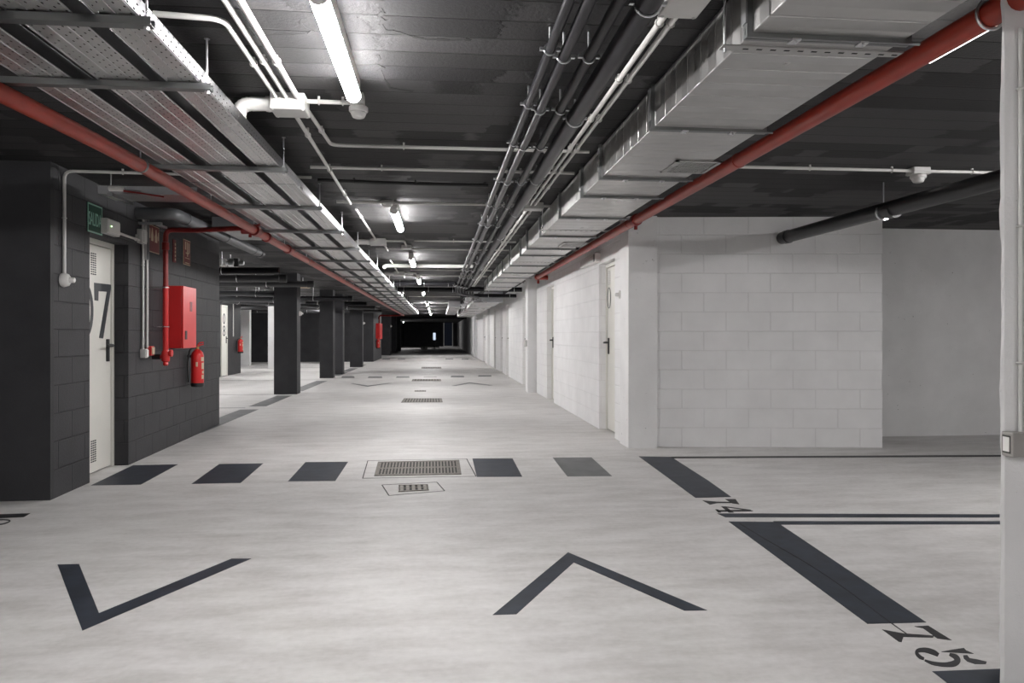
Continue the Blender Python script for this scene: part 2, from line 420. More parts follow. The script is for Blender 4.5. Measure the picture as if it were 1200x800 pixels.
struct(MB().box(a.x-.6, b.x, a.y, a.y+.3, 0, CEIL).build('wall_left_white', M_WPLAIN))
# far end of the garage
struct(MB().box(-3.9, XR+.3, YEND, YEND+.3, 0, CEIL).build('wall_end', M_GREYW))
struct(MB().box(-3.45, XR, 50.0, 50.4, 2.29, CEIL).build('trim_1', M_DPLAIN), 'dark downstand beam across the far end')
struct(MB().box(.15, XR, 66.0, 66.3, 0, .14).build('trim_2', M_WPLAIN), 'pale kerb at the far end')

# ------------------------------------------------------------------ doors
def handle_mb(M, u, z, s, y):                # black lever on a long backplate; s = lever direction
    mb = MB(M); mb.bevbox(u-.027, u+.027, y-.012, y, z-.12, z+.075, .004)
    mb.tube([(u, y, z+.02), (u, y-.05, z+.02)], .013, 8)
    mb.tube(bend([(u, y-.03, z+.02), (u, y-.05, z+.02), (u+s*.12, y-.05, z+.018)], .012), .0125, 8); return mb
def door(n, M, u0, u1, zt, rec, hside, label, vents=False):
    r = bpy.data.objects.new('door_%d' % n, None); C.objects.link(r); r.location = M @ Vector(((u0+u1)/2, rec, 0)); struct(r, label)
    f = MB(M); t = .045
    f.box(u0, u0+t, rec-.012, rec+.06, 0, zt); f.box(u1-t, u1, rec-.012, rec+.06, 0, zt); f.box(u0+t, u1-t, rec-.012, rec+.06, zt-t, zt)
    f.build('door_frame', M_DOOR, r)
    MB(M).box(u0+t-.002, u1-t+.002, rec+.03, rec+.055, 0, zt-t+.002).build('rebate', M_SEAM, r)
    MB(M).bevbox(u0+t+.007, u1-t-.007, rec, rec+.04, .014, zt-t-.007, .003).build('door_leaf', M_DOOR, r)
    hu = u1-t-.075 if hside > 0 else u0+t+.075
    tag(handle_mb(M, hu, 1.05, -hside if vents else hside*.45, rec).build('door_handle', M_BLACK, r, 30), 'black lever handle on a long plate')
    if vents:
        ua, ub = hit(106.3, 310, M, rec)[0], hit(113, 310, M, rec)[0]; st = (ub-ua)/3
        for zv in (1.665, .10):
            for k in range(3):
                v = MB(M)
                for j in range(10):
                    zz = zv+j*.019; uu = ua+k*st; v.box(uu, uu+st*.62, rec-.004, rec-.001, zz, zz+.009)
                v.build('vent_slots', M_NUMG, r)
    return r
d7 = door(1, ML, du0, du1, DTOP, .13, 1, 'ivory door numbered 07 recessed in the dark left wall', True)
rec = .13
# the big 7 and the 0 that runs onto the wall
def lp(px, py, off): return hit(px, py, ML, off)
def q2(X, Y): return 85+X*.15, 310+Y*.15     # close look at the door
seven = [(168,141),(300,156),(298,196),(238,577),(206,572),(268,212),(202,207),(200,283),(170,278)]
mb = MB(ML); mb.plate([lp(*q2(X, Y), rec) for X, Y in seven], rec-.002, rec-.0003); tag(mb.build('door_number', M_NUMG, d7), 'dark grey digit 7')
uc, zc0 = lp(*q2(76, 350), rec)
u_r, _ = lp(*q2(162, 350), rec); _, zt_ = lp(*q2(110, 142), rec); _, zb_ = lp(*q2(110, 575), rec)
ru = .15; cu_ = u_r-ru; cz = (zt_+zb_)/2; rz = (zt_-zb_)/2
mb = MB(ML); vs_ = []; fs_ = []; n = 40
for yy in (rec-.002, rec-.0003):
    for k in range(n):
        a = 2*math.pi*k/n; vs_.append((cu_+ru*math.cos(a), yy, cz+rz*math.sin(a)))
    for k in range(n):
        a = 2*math.pi*k/n; vs_.append((cu_+(ru-.05)*math.cos(a), yy, cz+(rz-.055)*math.sin(a)))
for k in range(n):
    j = (k+1) % n
    fs_ += [(k, j, n+j, n+k), (2*n+k, 3*n+k, 3*n+j, 2*n+j), (k, 2*n+k, 2*n+j, j), (n+k, n+j, 3*n+j, 3*n+k)]
mb.add(vs_, fs_); tag(mb.build('door_number', M_NUMG, d7), 'dark grey digit 0')
MRt = frame(Vector((XR, 0, 0)), Vector((XR, -1, 0)))
for i, (yf, yn, zt) in enumerate(right_doors):
    dr = door(2+i, MRt, -yf, -yn, zt, .095, -1, 'white door in the right wall, %s from the camera' % ORD[i])
    if i == 0:
        uo, zo = hit(714, 349, MRt, .095)
        for zz, hh in ((zo+.03, .20),):
            o = MB(MRt); pts = []
            for k in range(24):
                a = 2*math.pi*k/24; pts.append((uo+.080*math.cos(a), .091, zo+.125*math.sin(a)))
            o.tube(pts+[pts[0]], .004, 6, False); tag(o.build('door_number', M_LPIPE, dr), 'oval number outline on the door')
        for k in range(3):
            v = MB(MRt)
            for j in range(8): v.box(uo-.06+k*.045, uo-.03+k*.045, .091, .094, zo+.16+j*.022, zo+.172+j*.022)
            v.build('vent_slots', M_BOX, dr)
# far door 08 on the corner of the left block
MF = frame(Vector((-6.0, depthY(19.6, -6), 0)), Vector((-6.0, depthY(22.2, -6), 0)))
d8 = door(20, MF, .55, 1.12, 2.0, -.02, 1, 'far ivory door numbered 08 in the dark block on the left')
for dz_, t_ in ((.17, '0'), (-.17, '8')):
    tag(text_mesh(t_, .22, .30, MF @ T(.80, -.022, 1.45+dz_), -.003, 0).build('door_number', M_NUMG, d8), 'dark grey digit ' + t_)

# ------------------------------------------------------------------ painted floor markings
def paint(poly, m, name, label, cat, group=None, h=.0016, z0=.0):
    pts = [fl(*q) for q in poly]; o = MB().prism([(p.x, p.y) for p in pts], z0+.0003, z0+h).build(name, m)
    return tag(o, label, cat, group)
def sc(pts, x0, y0, s): return [(x0+X*s, y0+Y*s) for X, Y in pts]
paint(sc([(80,145),(197,142),(305,408),(1022,113),(1128,113),(215,502)], 50, 630, .21667), M_PAINT, 'floor_arrow',
      'dark blue painted chevron pointing towards the camera, nearest on the left of the floor', 'floor arrow', 'floor arrows')
paint(sc([(33,402),(425,76),(1150,378),(1032,380),(455,128),(157,398)], 570, 630, .225), M_PAINT, 'floor_arrow',
      'dark blue painted chevron pointing away from the camera, nearest on the right of the floor', 'floor arrow', 'floor arrows')
cross = [([(106.5,568.6),(165,567.8),(208.5,544),(156,545)], M_PAINT, 'leftmost, against the left wall door'),
         ([(224.5,566.8),(282,565.8),(308.5,542.8),(257,543.6)], M_PAINT, 'second from the left wall'),
         ([(337.5,563.8),(393,563.4),(408,541),(358,541.4)], M_PAINT, 'just left of the big floor grate'),
         ([(553.6,537.2),(600.6,537),(612,558.4),(558.7,558.7)], M_PAINT, 'just right of the big floor grate'),
         ([(647.6,536),(693,535.8),(717.3,557.8),(665,558.2)], M_PAINTG, 'worn grey one nearest the right wall')]
for po, m, wh in cross:
    paint(po, m, 'crossing_stripe', 'dark painted square of the near crossing, ' + wh, 'floor marking', 'near crossing squares')
for i, (x0, x1, yt, yb, m) in enumerate(((400,415.5,440.7,442.7,M_PAINTG),(431,448,440.9,442.7,M_PAINTG),(464,480,440.9,442.5,M_PAINTG),(496,512,440.7,442.2,M_PAINTF),(528,544,440.1,442,M_PAINTG),(560,576,439.5,441.3,M_PAINTG))):
    paint([(x0+1,yt),(x1-.5,yt),(x1,yb),(x0,yb)], m, 'crossing_stripe', 'small grey square of the second crossing down the corridor, %s from the left' % ORD[i], 'floor marking', 'second crossing squares')
for i, (x0, x1) in enumerate(((448,457),(466,475),(522,531),(541,549))):
    paint([(x0,420.0),(x1,420.0),(x1,421.1),(x0,421.1)], M_PAINTG, 'crossing_stripe', 'tiny grey square of the far crossing, %s from the left' % ORD[i], 'floor marking', 'far crossing squares')
paint([(411,449.3),(414.5,449.2),(431,451.7),(455,448.8),(459,448.8),(430.5,453)], M_PAINTG, 'floor_arrow', 'small chevron pointing towards the camera, far down the corridor on the left', 'floor arrow', 'floor arrows')
paint([(529,452),(550,447.9),(578,451.3),(574,451.6),(550.5,449),(534,452)], M_PAINTG, 'floor_arrow', 'small chevron pointing away, far down the corridor on the right', 'floor arrow', 'floor arrows')
# right hand parking bays
paint([(748.4,534.6),(786.5,535.2),(830,563),(857,582.2),(815,583.2)], M_PAINT, 'bay_stripe', 'dark painted bay stripe at the corner by the right wall, above number 74', 'floor marking', 'right bay stripes')
paint([(853.8,611),(910,611.5),(1085.5,729.2),(1016.5,730.8)], M_PAINT, 'bay_stripe', 'long dark painted bay stripe between numbers 74 and 75', 'floor marking', 'right bay stripes')
paint([(1092.5,786.7),(1190,783),(1330,880),(1215,880)], M_PAINT, 'bay_stripe', 'dark painted bay stripe below number 75 at the bottom right corner', 'floor marking', 'right bay stripes')
paint([(786.5,535.0),(1260,532.5),(1260,534.6),(786.5,537.0)], M_STENC, 'bay_line', 'thin dark line along the floor in front of the white block wall', 'floor marking', 'right bay lines')
paint([(840.5,601.5),(1240,602.8),(1240,606.4),(850,606.0)], M_PAINT, 'bay_line', 'dark bay line just below number 74, upper of the pair', 'floor marking', 'right bay lines')
paint([(906,610.6),(1240,610.6),(1240,614.2),(912,614.6)], M_PAINT, 'bay_line', 'dark bay line joining the long bay stripe, lower of the pair', 'floor marking', 'right bay lines')
def ribbon_mb(mb, pts, ws):
    def cr(a, k, t):
        p0, p1, p2, p3 = (a[max(0, min(len(a)-1, k+o))] for o in (-1, 0, 1, 2))
        return .5*(2*p1+(p2-p0)*t+(2*p0-5*p1+4*p2-p3)*t*t+(3*p1-p0-3*p2+p3)*t**3)
    xs = [p[0] for p in pts]; ys = [p[1] for p in pts]; m = [(k, j/5) for k in range(len(pts)-1) for j in range(5)]+[(len(pts)-2, 1.0)]
    pts, ws = [(cr(xs, k, t), cr(ys, k, t)) for k, t in m], [cr(ws, k, t) for k, t in m]
    n = len(pts); L_, R_ = [], []
    for i in range(n):
        a = pts[max(i-1,0)]; b = pts[min(i+1,n-1)]; t = Vector((b[0]-a[0], b[1]-a[1])).normalized(); nn = Vector((-t.y, t.x))*ws[i]/2
        L_.append((pts[i][0]+nn.x, pts[i][1]+nn.y)); R_.append((pts[i][0]-nn.x, pts[i][1]-nn.y))
    p = [fl(*q) for q in L_+R_[::-1]]; mb.prism([(v.x, v.y) for v in p], .0003, .0016)
def poly_mb(mb, pts):
    p = [fl(*q) for q in pts]; mb.prism([(v.x, v.y) for v in p], .0003, .0016)
Z = lambda pts: sc(pts, 1000, 680, 1/6)
r = thing('bay_number', fl(1100, 760), 'black stencilled number 75 on the floor by the near column', 'floor number', 'bay numbers')
mb = MB(); poly_mb(mb, Z([(430,324),(527,319),(692,421),(590,408),(490,336)])); poly_mb(mb, Z([(203,346),(350,373),(568,389),(560,402),(352,397),(340,434),(318,430)]))
tag(mb.build('digit', M_STENC, r), 'stencilled 7')
mb = MB()
ribbon_mb(mb, Z([(598,525),(560,505),(505,490),(455,494),(447,515),(470,540),(497,551)]), [4,6,5.5,4.5,4,4,3])
ribbon_mb(mb, Z([(503,562),(560,583),(640,593),(705,586),(733,565),(718,538),(676,520)]), [2,4,5,7,7,6,3])
poly_mb(mb, Z([(620,502),(700,487),(778,476),(792,492),(845,515),(760,511)])); poly_mb(mb, Z([(772,528),(800,526),(818,548),(870,556),(938,572),(932,588),(855,588),(800,570),(776,548)]))
tag(mb.build('digit', M_STENC, r), 'stencilled 5')
Z2 = lambda pts: sc(pts, 740, 500, .3833)
r = thing('bay_number', fl(848, 592), 'black stencilled number 74 on the floor between two dark bay stripes', 'floor number', 'bay numbers')
mb = MB(); poly_mb(mb, Z2([(286,221),(318,221),(330,237),(308,234)])); poly_mb(mb, Z2([(217,225),(260,229),(310,230),(308,233),(262,233),(240,238)])); tag(mb.build('digit', M_STENC, r), 'stencilled 7')
mb = MB(); c4 = [(835,593.6),(871,592.8),(885,600.2),(842,600.8)]
def b4(u, v): return tuple((c4[0][i]*(1-v)+c4[1][i]*v)*(1-u)+(c4[3][i]*(1-v)+c4[2][i]*v)*u for i in (0, 1))
for q4 in ([(.58,0),(.84,0),(.84,1),(.58,1)], [(0,.28),(1,.28),(1,.42),(0,.42)], [(.58,1),(.58,.82),(.16,.42),(0,.42)], [(.45,0),(.97,0),(.97,.08),(.45,.08)]): poly_mb(mb, [b4(*t) for t in q4])
tag(mb.build('digit', M_STENC, r), 'stencilled 4')
paint([(-120,606),(35.5,601.4),(28,605.8),(-120,612)], M_STENC, 'bay_stripe', 'end of a dark bay stripe at the left edge by the dark wall', 'floor marking', 'left bay stripes')
mb = MB(); ribbon_mb(mb, sc([(330,295),(400,338),(480,384),(560,432),(660,500),(760,575),(795,601),(850,640)], 740, 500, .3833), [.9]*8)
for v in mb.v: v.z += .0010
struct(mb.build('floor_joint', M_STENC), 'hairline joint running through the long bay stripe')
mb = MB(); ribbon_mb(mb, sc([(-200,340),(-140,300),(0,289),(80,291),(118,302),(80,325),(0,344),(-140,345)], 0, 580, .1), [1.3]*8)
tag(mb.build('bay_number', M_STENC), 'part of a black stencilled digit cut off at the left edge of the floor', 'floor number', 'bay numbers')
# left bays beyond the dark wall
XS = -2.78
for i, (da, db) in enumerate(((8.6,11.3),(11.8,13.9),(15.0,18.4),(20.6,22.6),(23.0,25.4),(26.0,28.6))):
    tag(MB().box(XS-.28, XS, depthY(da,-3), depthY(db,-3), .0003, .0016).build('bay_stripe', M_PAINTG), 'grey bay stripe along the dark columns, %s from the dark left wall' % ORD[i], 'floor marking', 'left bay stripes')
for i, d_ in enumerate((11.45, 14.1, 18.7, 22.8, 25.7)):
    tag(MB().box(-7.0, XS-.28, depthY(d_,-4), depthY(d_,-4)+.06, .0003, .0016).build('bay_line', M_PAINTG), 'thin bay line running left between the dark columns, %s from the camera' % ORD[i], 'floor marking', 'left bay lines')

# ------------------------------------------------------------------ floor drains
def quad_local(pts): return [fl(*q) for q in pts]
def drain(outline, inner, label, nb, seam=True, name='floor_drain'):
    o = quad_local(outline) if outline else None; q = quad_local(inner); c = sum(q, Vector())/4
    r = thing(name, (c.x, c.y, 0), label, 'floor drain', 'floor drains')
    if o:
        mb = MB()
        for i in range(4):
            a, b = o[i], o[(i+1)%4]; t = (b-a).normalized(); n_ = Vector((-t.y, t.x, 0))*.004
            mb.prism([tuple((a+n_)[:2]), tuple((b+n_)[:2]), tuple((b-n_)[:2]), tuple((a-n_)[:2])], .0003, .0015)
        mb.build('concrete_joint', M_SEAM, r)
    MB().prism([tuple(v[:2]) for v in q], .0003, .0018).build('pit', M_PIT, r)
    def bil(u, v): return (q[0]*(1-u)+q[1]*u)*(1-v)+(q[3]*(1-u)+q[2]*u)*v
    mb = MB()
    def strip(u0,u1,v0,v1,z0,z1): mb.prism([tuple(bil(u,v)[:2]) for u,v in ((u0,v0),(u1,v0),(u1,v1),(u0,v1))], z0, z1)
    e = .018; strip(-e,1+e,-.05,.03,.0003,.006); strip(-e,1+e,.97,1.05,.0003,.006); strip(-e,e*.6,0,1,.0003,.006); strip(1-e*.6,1+e,0,1,.0003,.006)
    mb.build('drain_frame', M_RUST, r)
    mb = MB()
    for i in range(nb):
        u = (i+.5)/nb; strip(u-.28/nb,u+.28/nb,.02,.98,.0018,.005)
    strip(0,1,.46,.54,.0018,.0046)
    mb.build('grate', M_RUST, r); return r
drain([(431,539.7),(546.8,537.4),(557.8,558),(425,560.3)], [(444.5,542),(536.6,540),(538.8,554.9),(440.5,556.8)], 'large rusty slotted floor grate in the middle of the near crossing', 25)
drain([(447.6,568),(512,564.8),(521,575),(455.8,580.5)], [(467.5,569),(501,568.2),(502,574.2),(467.5,576)], 'small rusty drain cover just in front of the large grate', 5)
drain(None, [(474,467),(517,467),(518,471),(471,471.3)], 'slotted floor grate halfway down the corridor, second large one from the camera', 14)
drain(None, [(486,457.5),(499,457.5),(499,458.6),(486,458.6)], 'small drain cover just beyond the second large grate', 4)
drain(None, [(484,444.4),(516,444.4),(516.5,446.3),(483,446.4)], 'far floor grate just in front of the second crossing', 10)
drain(None, [(494.5,430),(516.5,430),(517,431.5),(494,431.5)], 'far floor grate beyond the second crossing', 8)

# ------------------------------------------------------------------ ceiling lights
XL = -.40
LZ = CEIL-.075
def tube_light(x, y0, y1, label, group='lit tube lights'):
    r = thing('tube_light', (x, (y0+y1)/2, CEIL-.15), label, 'ceiling light', group)
    MB().box(x-.031, x+.031, y0+.03, y1-.03, LZ+.006, CEIL-.001).build('housing', M_WPLAS, r)
    n = 12; vs_ = []; fs_ = []
    for yy in (y0+.04, y1-.04):
        for k in range(n+1):
            a = math.radians(-192+204*k/n); vs_.append((x+.033*math.cos(a), yy, LZ-.004+.033*math.sin(a)))
    for k in range(n): fs_.append((k, k+1, n+2+k, n+1+k))
    fs_ += [(n, 0, n+1, 2*n+1), tuple(range(n+1))[::-1], tuple(range(n+1, 2*n+2))]
    d = MB().add(vs_, fs_).build('diffuser', M_TUBE, r, 40); tag(d, 'glowing white tube diffuser')
    for s, yy in ((-1, y0), (1, y1)):
        MB().lathe([(.025, -.025), (.037, -.020), (.037, .020), (.025, .025)], (x, yy+.02*(-s), LZ), 'y', 14).build('end_cap', M_WPLAS, r, 40)
    return r
Y1 = hz(0, 115, LZ).y
near = tube_light(XL, depthY(2.40,XL), depthY(3.50,XL), 'lit ceiling tube nearest the camera over the corridor')
light_d = [(6.65, 7.85), (10.75, 11.9), (14.7, 15.9), (19.0, 20.2), (26.2, 27.4), (30.4, 31.6), (34.4, 35.6), (39.5, 40.7)]
for i, (a, b) in enumerate(light_d):
    x = XL+.02*i/8
    tube_light(x, depthY(a, x), depthY(b, x), 'lit ceiling tube over the corridor, %s from the camera' % ORD[i+1])
# lights over the parts of the garage outside the frame or behind obstacles, some added for brightness
tube_light(-3.0, 63.5, 64.7, 'added ceiling tube brightening the far end beyond the beam'); tube_light(XL, -1.6, -.4, 'lit ceiling tube just behind the camera'); tube_light(XL, -5.8, -4.6, 'lit ceiling tube well behind the camera')  # the far tube is added to brighten the dark end

r = thing('glow_strip', (1.97, 3.0, CEIL-.1), 'slim glowing strip added behind the thick red pipe in the right bay', 'ceiling light')  # glowing strip added to draw the white line along the pipe
MB().box(1.99, 2.020, 2.36, 2.80, CEIL-.10, CEIL-.085).build('diffuser', M_STRIP, r); MB().box(2.003, 2.018, 2.40, 2.76, CEIL-.085, CEIL-.001).build('housing', M_WPLAS, r)
tube_light(4.6, 3.2, 4.4, 'lit ceiling tube of the right bay, hidden by the near white column'); tube_light(3.2, -2.6, -1.4, 'lit ceiling tube in the right bay behind the camera')
tube_light(-5.2, -.6, .6, 'lit ceiling tube in the left bay beside the camera')
for i, (x, y) in enumerate(((-5.6, 11.6), (-5.6, 16.2), (-4.6, 24.2), (-7.6, 25.0), (-4.6, 28.6), (-4.8, 14.2), (-4.6, 20.0))):  # last two tubes are added to brighten the left bay floor
    tube_light(x, y, y+1.2, 'lit ceiling tube over the left bays, %s from the camera' % ORD[i], 'lit tube lights over the left bays')

# ------------------------------------------------------------------ cable trays and hangers
YT0, YT1 = .9, 36.0
ZT = 2.195
def tray(x0, x1, label):
    mb = MB(); t = .0012
    mb.box(x0, x1, YT0, YT1, ZT, ZT+t)
    base = mb.build('cable_tray', M_TRAY)
    tag(base, label, 'cable tray', 'cable trays')
    mb = MB(); mb.box(x0-t, x0, YT0, YT1, ZT, ZT+.06); mb.box(x1, x1+t, YT0, YT1, ZT, ZT+.06)
    mb.box(x0, x0+.010, YT0, YT1, ZT+.058, ZT+.06); mb.box(x1-.010, x1, YT0, YT1, ZT+.058, ZT+.06)
    if x1 > -1.0:
        tag(mb.build('side_flange', M_FLANGE, base), 'bright perforated side flange')
    else: mb.build('side_flange', M_FLANGE_SHADED, base)
    mb = MB(); n = max(2, int((x1-x0)/.062))
    for k in range(n+1):
        x = x0+.006+(x1-x0-.012)*k/n; mb.tube([(x, YT0, ZT-.001), (x, YT1, ZT-.001)], .0022, 6)
    mb.build('stiffening_rib', M_RIB, base, 40)
    mb = MB(); y = 2.1
    while y < YT1-1:
        mb.box(x0-.0015, x1+.0015, y, y+.012, ZT-.0015, ZT+.0); y += 3.0
    mb.build('joint_strip', M_STRUT, base)
    return base
tray(-1.665, -1.465, 'wide perforated cable tray on the left, beside the red pipe')
tray(-1.37, -1.165, 'middle perforated cable tray between two dark gaps')
tray(-1.10, -.965, 'narrow perforated cable tray nearest the middle of the corridor')
hy = [2.36, 2.98, 4.47, 5.83, 7.18, 8.6, 10.02, 11.4]
while hy[-1] < 35: hy.append(hy[-1]+1.4)
def hanger(y):
    r = thing('tray_hanger', (-1.37, y, ZT-.03), '', 'tray hanger', 'tray hangers')
    mb = MB(); zb, zt = ZT-.030, ZT-.004; mb.box(-1.82, -.925, y-.019, y+.019, zb, zb+.002); mb.box(-1.82, -.925, y-.0205, y-.0185, zb, zt); mb.box(-1.82, -.925, y+.0185, y+.0205, zb, zt)
    mb.box(-1.82, -.925, y-.019, y-.011, zt-.002, zt); mb.box(-1.82, -.925, y+.011, y+.019, zt-.002, zt)
    mb.build('strut_channel', M_STRUT, r)
    for x in (-.945, -1.79):
        o = MB().tube([(x, y, zb-.012), (x, y, CEIL)], .0045, 8).build('threaded_rod', M_SHINY, r)
        MB().lathe([(.010, 0), (.010, .009)], (x, y, zb-.010), 'z', 6).lathe([(.012, 0), (.012, .002)], (x, y, CEIL-.003), 'z', 10).lathe([(.010, 0), (.010, .009)], (x, y, zt+.001), 'z', 6).build('nut', M_SHINY, o)
    return r
h0 = None
for i, d in enumerate(hy):
    y = depthY(d, -1.0); lab = 'steel strut hanger across under the cable trays, %s from the camera' % ORD[i]
    if h0 is None: h0 = hanger(y); h0['label'] = lab; y00 = h0.location.copy()
    else: copy_tree(h0, (y00.x, y, y00.z), lab)

# ------------------------------------------------------------------ red pipes
zl = H+.965
lp_pts = bend([(-1.76, -1.0, zl), (-1.755, 2.7, zl), (-1.685, 3.9, zl), (-1.675, 36.0, zl)], .4)
r = thing('fire_main_pipe', (-1.68, 10, zl-.04), 'long red fire main running under the left edge of the cable trays', 'pipe')
MB().tube(lp_pts, .038, 16).build('pipe', M_RED, r, 40)
for py_ in (194, 271, 278, 292, 305, 330, 345, 352):
    d = .965*F/(HOR-py_); y = depthY(d, -1.68)
    big = py_ in (271, 278, 292)
    MB().lathe([(.0385, -.035), (.050 if big else .042, -.03), (.050 if big else .042, .03), (.0385, .035)] if big else [(.039, -.006), (.0415, -.005), (.0415, .005), (.039, .006)], (-1.68, y, zl), 'y', 16).build('coupling' if big else 'clip_band', M_REDDK if big else M_STRUT, r, 40)
yb_ = depthY(6.70, -1.68)
mb = MB(); mb.lathe([(.052, -.05), (.052, .05)], (-1.68, yb_, zl), 'y', 16); mb.tube([(-1.68, yb_, zl), (-1.80, yb_, zl)], .034, 12)
mb.tube([(-1.70, yb_-.04, zl+.02), (-1.62, yb_-.05, zl+.05)], .012, 8); mb.tube([(-1.73, yb_+.03, zl), (-1.73, yb_+.03, zl-.06)], .014, 8); mb.build('branch_tee', M_REDDK, r, 40)
# riser off the main to the valve by the cabinet
xv = -2.62; yv = depthY(7.02, xv)
r = thing('fire_riser_pipe', (xv, yv, 1.0), 'red branch pipe crossing to the dark wall and dropping beside the hose cabinet', 'pipe')
zv = zl-.005
MB().tube(bend([(-1.80, yb_, zv+.025), (xv+.25, yv-.02, zv+.055), (xv, yv, zv+.06), (xv, yv, .98)], .07), .024, 14).build('pipe', M_REDDK, r, 40)
MB().lathe([(.024, -.04), (.033, -.035), (.033, .035), (.024, .04)], (xv, yv, zv-.10), 'z', 14).build('coupling', M_REDDK, r, 40)
for z in (1.62, 1.24):
    MB().ring((xv, yv, z), 'z', .027, .006, 18).tube([(xv-.03, yv, z), (xv-.16, yv, z)], .005, 8).build('wall_clip', M_SHINY, r, 40)
MB().tube([(xv, yv, 1.62), (xv, yv, .98)], .0245, 14).build('lower_pipe', M_REDBOX, r, 40)
mb = MB(); mb.lathe([(.024, 0), (.036, .01), (.040, .06), (.034, .10), (.024, .12)], (xv, yv, .90), 'z', 14); mb.tube([(xv, yv, .95), (xv-.05, yv, .95)], .020, 10)
mb.lathe([(.030, 0), (.034, .01), (.034, .025)], (xv+.035, yv, .985), 'x', 12); mb.lathe([(.018, 0), (.026, .015), (.018, .04)], (xv, yv, .865), 'z', 12)
tag(mb.build('valve', M_REDBOX, r, 40), 'red drain valve at the foot')
tag(MB().tube([(xv-.045, yv, .95), (xv-.12, yv, .95)], .026, 12).build('hose_coupling', M_BLACK, r, 40), 'black coupling on the valve')

# right hand red pipe
zr = H+1.04; xr = 1.785
ye = depthY(13.1, xr)
r = thing('fire_main_pipe', (xr, 6, zr-.05), 'thick red fire main running beside the silver duct on the right', 'pipe')
MB().tube(bend([(xr, -1.0, zr), (xr, ye, zr), (XR-.001, ye, zr)], .08), .042, 18).build('pipe', M_RED, r, 40)
for py_ in (188, 262, 286, 305):
    d = 1.04*F/(HOR-py_); y = depthY(d, xr); MB().lathe([(.0425, -.008), (.045, -.007), (.045, .007), (.0425, .008)], (xr, y, zr), 'y', 18).build('joint_band', M_RED, r, 40)
y = depthY(1.04*F/(HOR-258), xr)
mb = MB(); mb.lathe([(.043, -.05), (.053, -.045), (.053, .045), (.043, .05)], (xr, y, zr), 'y', 16); mb.tube([(xr, y, zr-.05), (xr, y, zr-.085)], .016, 10)
mb.build('coupling', M_REDDK, r, 40); mb = MB(); mb.lathe([(.043, -.06), (.056, -.05), (.056, .05), (.043, .06)], (xr, ye-.10, zr), 'y', 16); mb.tube([(xr+.02, ye, zr-.04), (xr+.02, ye, zr-.11)], .022, 10); mb.build('elbow_fitting', M_REDDK, r, 40)
y = depthY(1.04*F/(HOR-17), xr)
MB().ring((xr, y, zr), 'y', .048, .006, 28).tube([(xr, y, zr+.06), (xr, y, CEIL)], .006, 8).build('ring_clamp', M_SHINY, r, 40)

# ------------------------------------------------------------------ ventilation duct on the right
zd0, zd1 = 2.16, CEIL-.02
xd0, xd1 = 1.035, 1.575
r = thing('air_duct', ((xd0+xd1)/2, 8, zd0), 'long rectangular galvanised air duct along the right of the ceiling', 'air duct')
seams = [.9, 2.41, 3.49, 4.60, 5.20, 6.14, 7.3, 8.35, 9.05, 10.4, 11.6, 12.6, 13.7, 15.0, 16.3]
for i in range(len(seams)-1):
    ya, yb2 = depthY(seams[i], xd0), depthY(seams[i+1], xd0)
    MB().bevbox(xd0, xd1, ya+.002, yb2-.002, zd0, zd1, .004).build('duct_section', M_DUCT, r)
    if i == 0: continue
    mb = MB()
    for k in (-1, 1):
        a, b = (ya-.016, ya-.003) if k < 0 else (ya+.003, ya+.016)
        mb.box(xd0-.020, xd1+.020, a, b, zd0-.016, zd0); mb.box(xd0-.020, xd0, a, b, zd0, zd1+.006); mb.box(xd1, xd1+.020, a, b, zd0, zd1+.006)
    mb.tube([(xd0-.02, ya-.002, zd0-.010), (xd1+.055, ya-.002, zd0-.010)], .006, 8)
    mb.build('flange_joint', M_STRUT, r)
    for fx in (.28, .72):
        x = xd0+(xd1-xd0)*fx; MB().box(x-.015, x+.015, ya-.020, ya+.020, zd0-.021, zd0-.0155).tube([(x, ya-.01, zd0-.016), (x, ya-.01, zd0-.030)], .005, 6).build('flange_clamp', M_SHINY, r)
    MB().box(xd0-.026, xd0-.0195, ya-.018, ya+.018, zd0+.03, zd1-.02).build('flange_clamp', M_SHINY, r)
for i, d in enumerate((2.52, 6.9, 9.9)):
    ya = depthY(d, xd0)
    mb = MB(); mb.box(xd0-.06, xd1+.06, ya-.02, ya+.02, zd0-.005, zd0-.002); mb.box(xd0-.06, xd1+.06, ya-.022, ya-.019, zd0-.005, zd0+.0)
    rail = mb.build('hanger_rail', M_DUCT, r)
    for k in range(12):
        x = xd0+.02+k*.05; MB().box(x, x+.02, ya-.004, ya+.004, zd0-.0062, zd0-.0048).build('rail_slot', M_PIT, rail)
    MB().tube([(xd0-.045, ya, zd0-.02), (xd0-.045, ya, CEIL)], .005, 8).build('threaded_rod', M_SHINY, rail, 40)
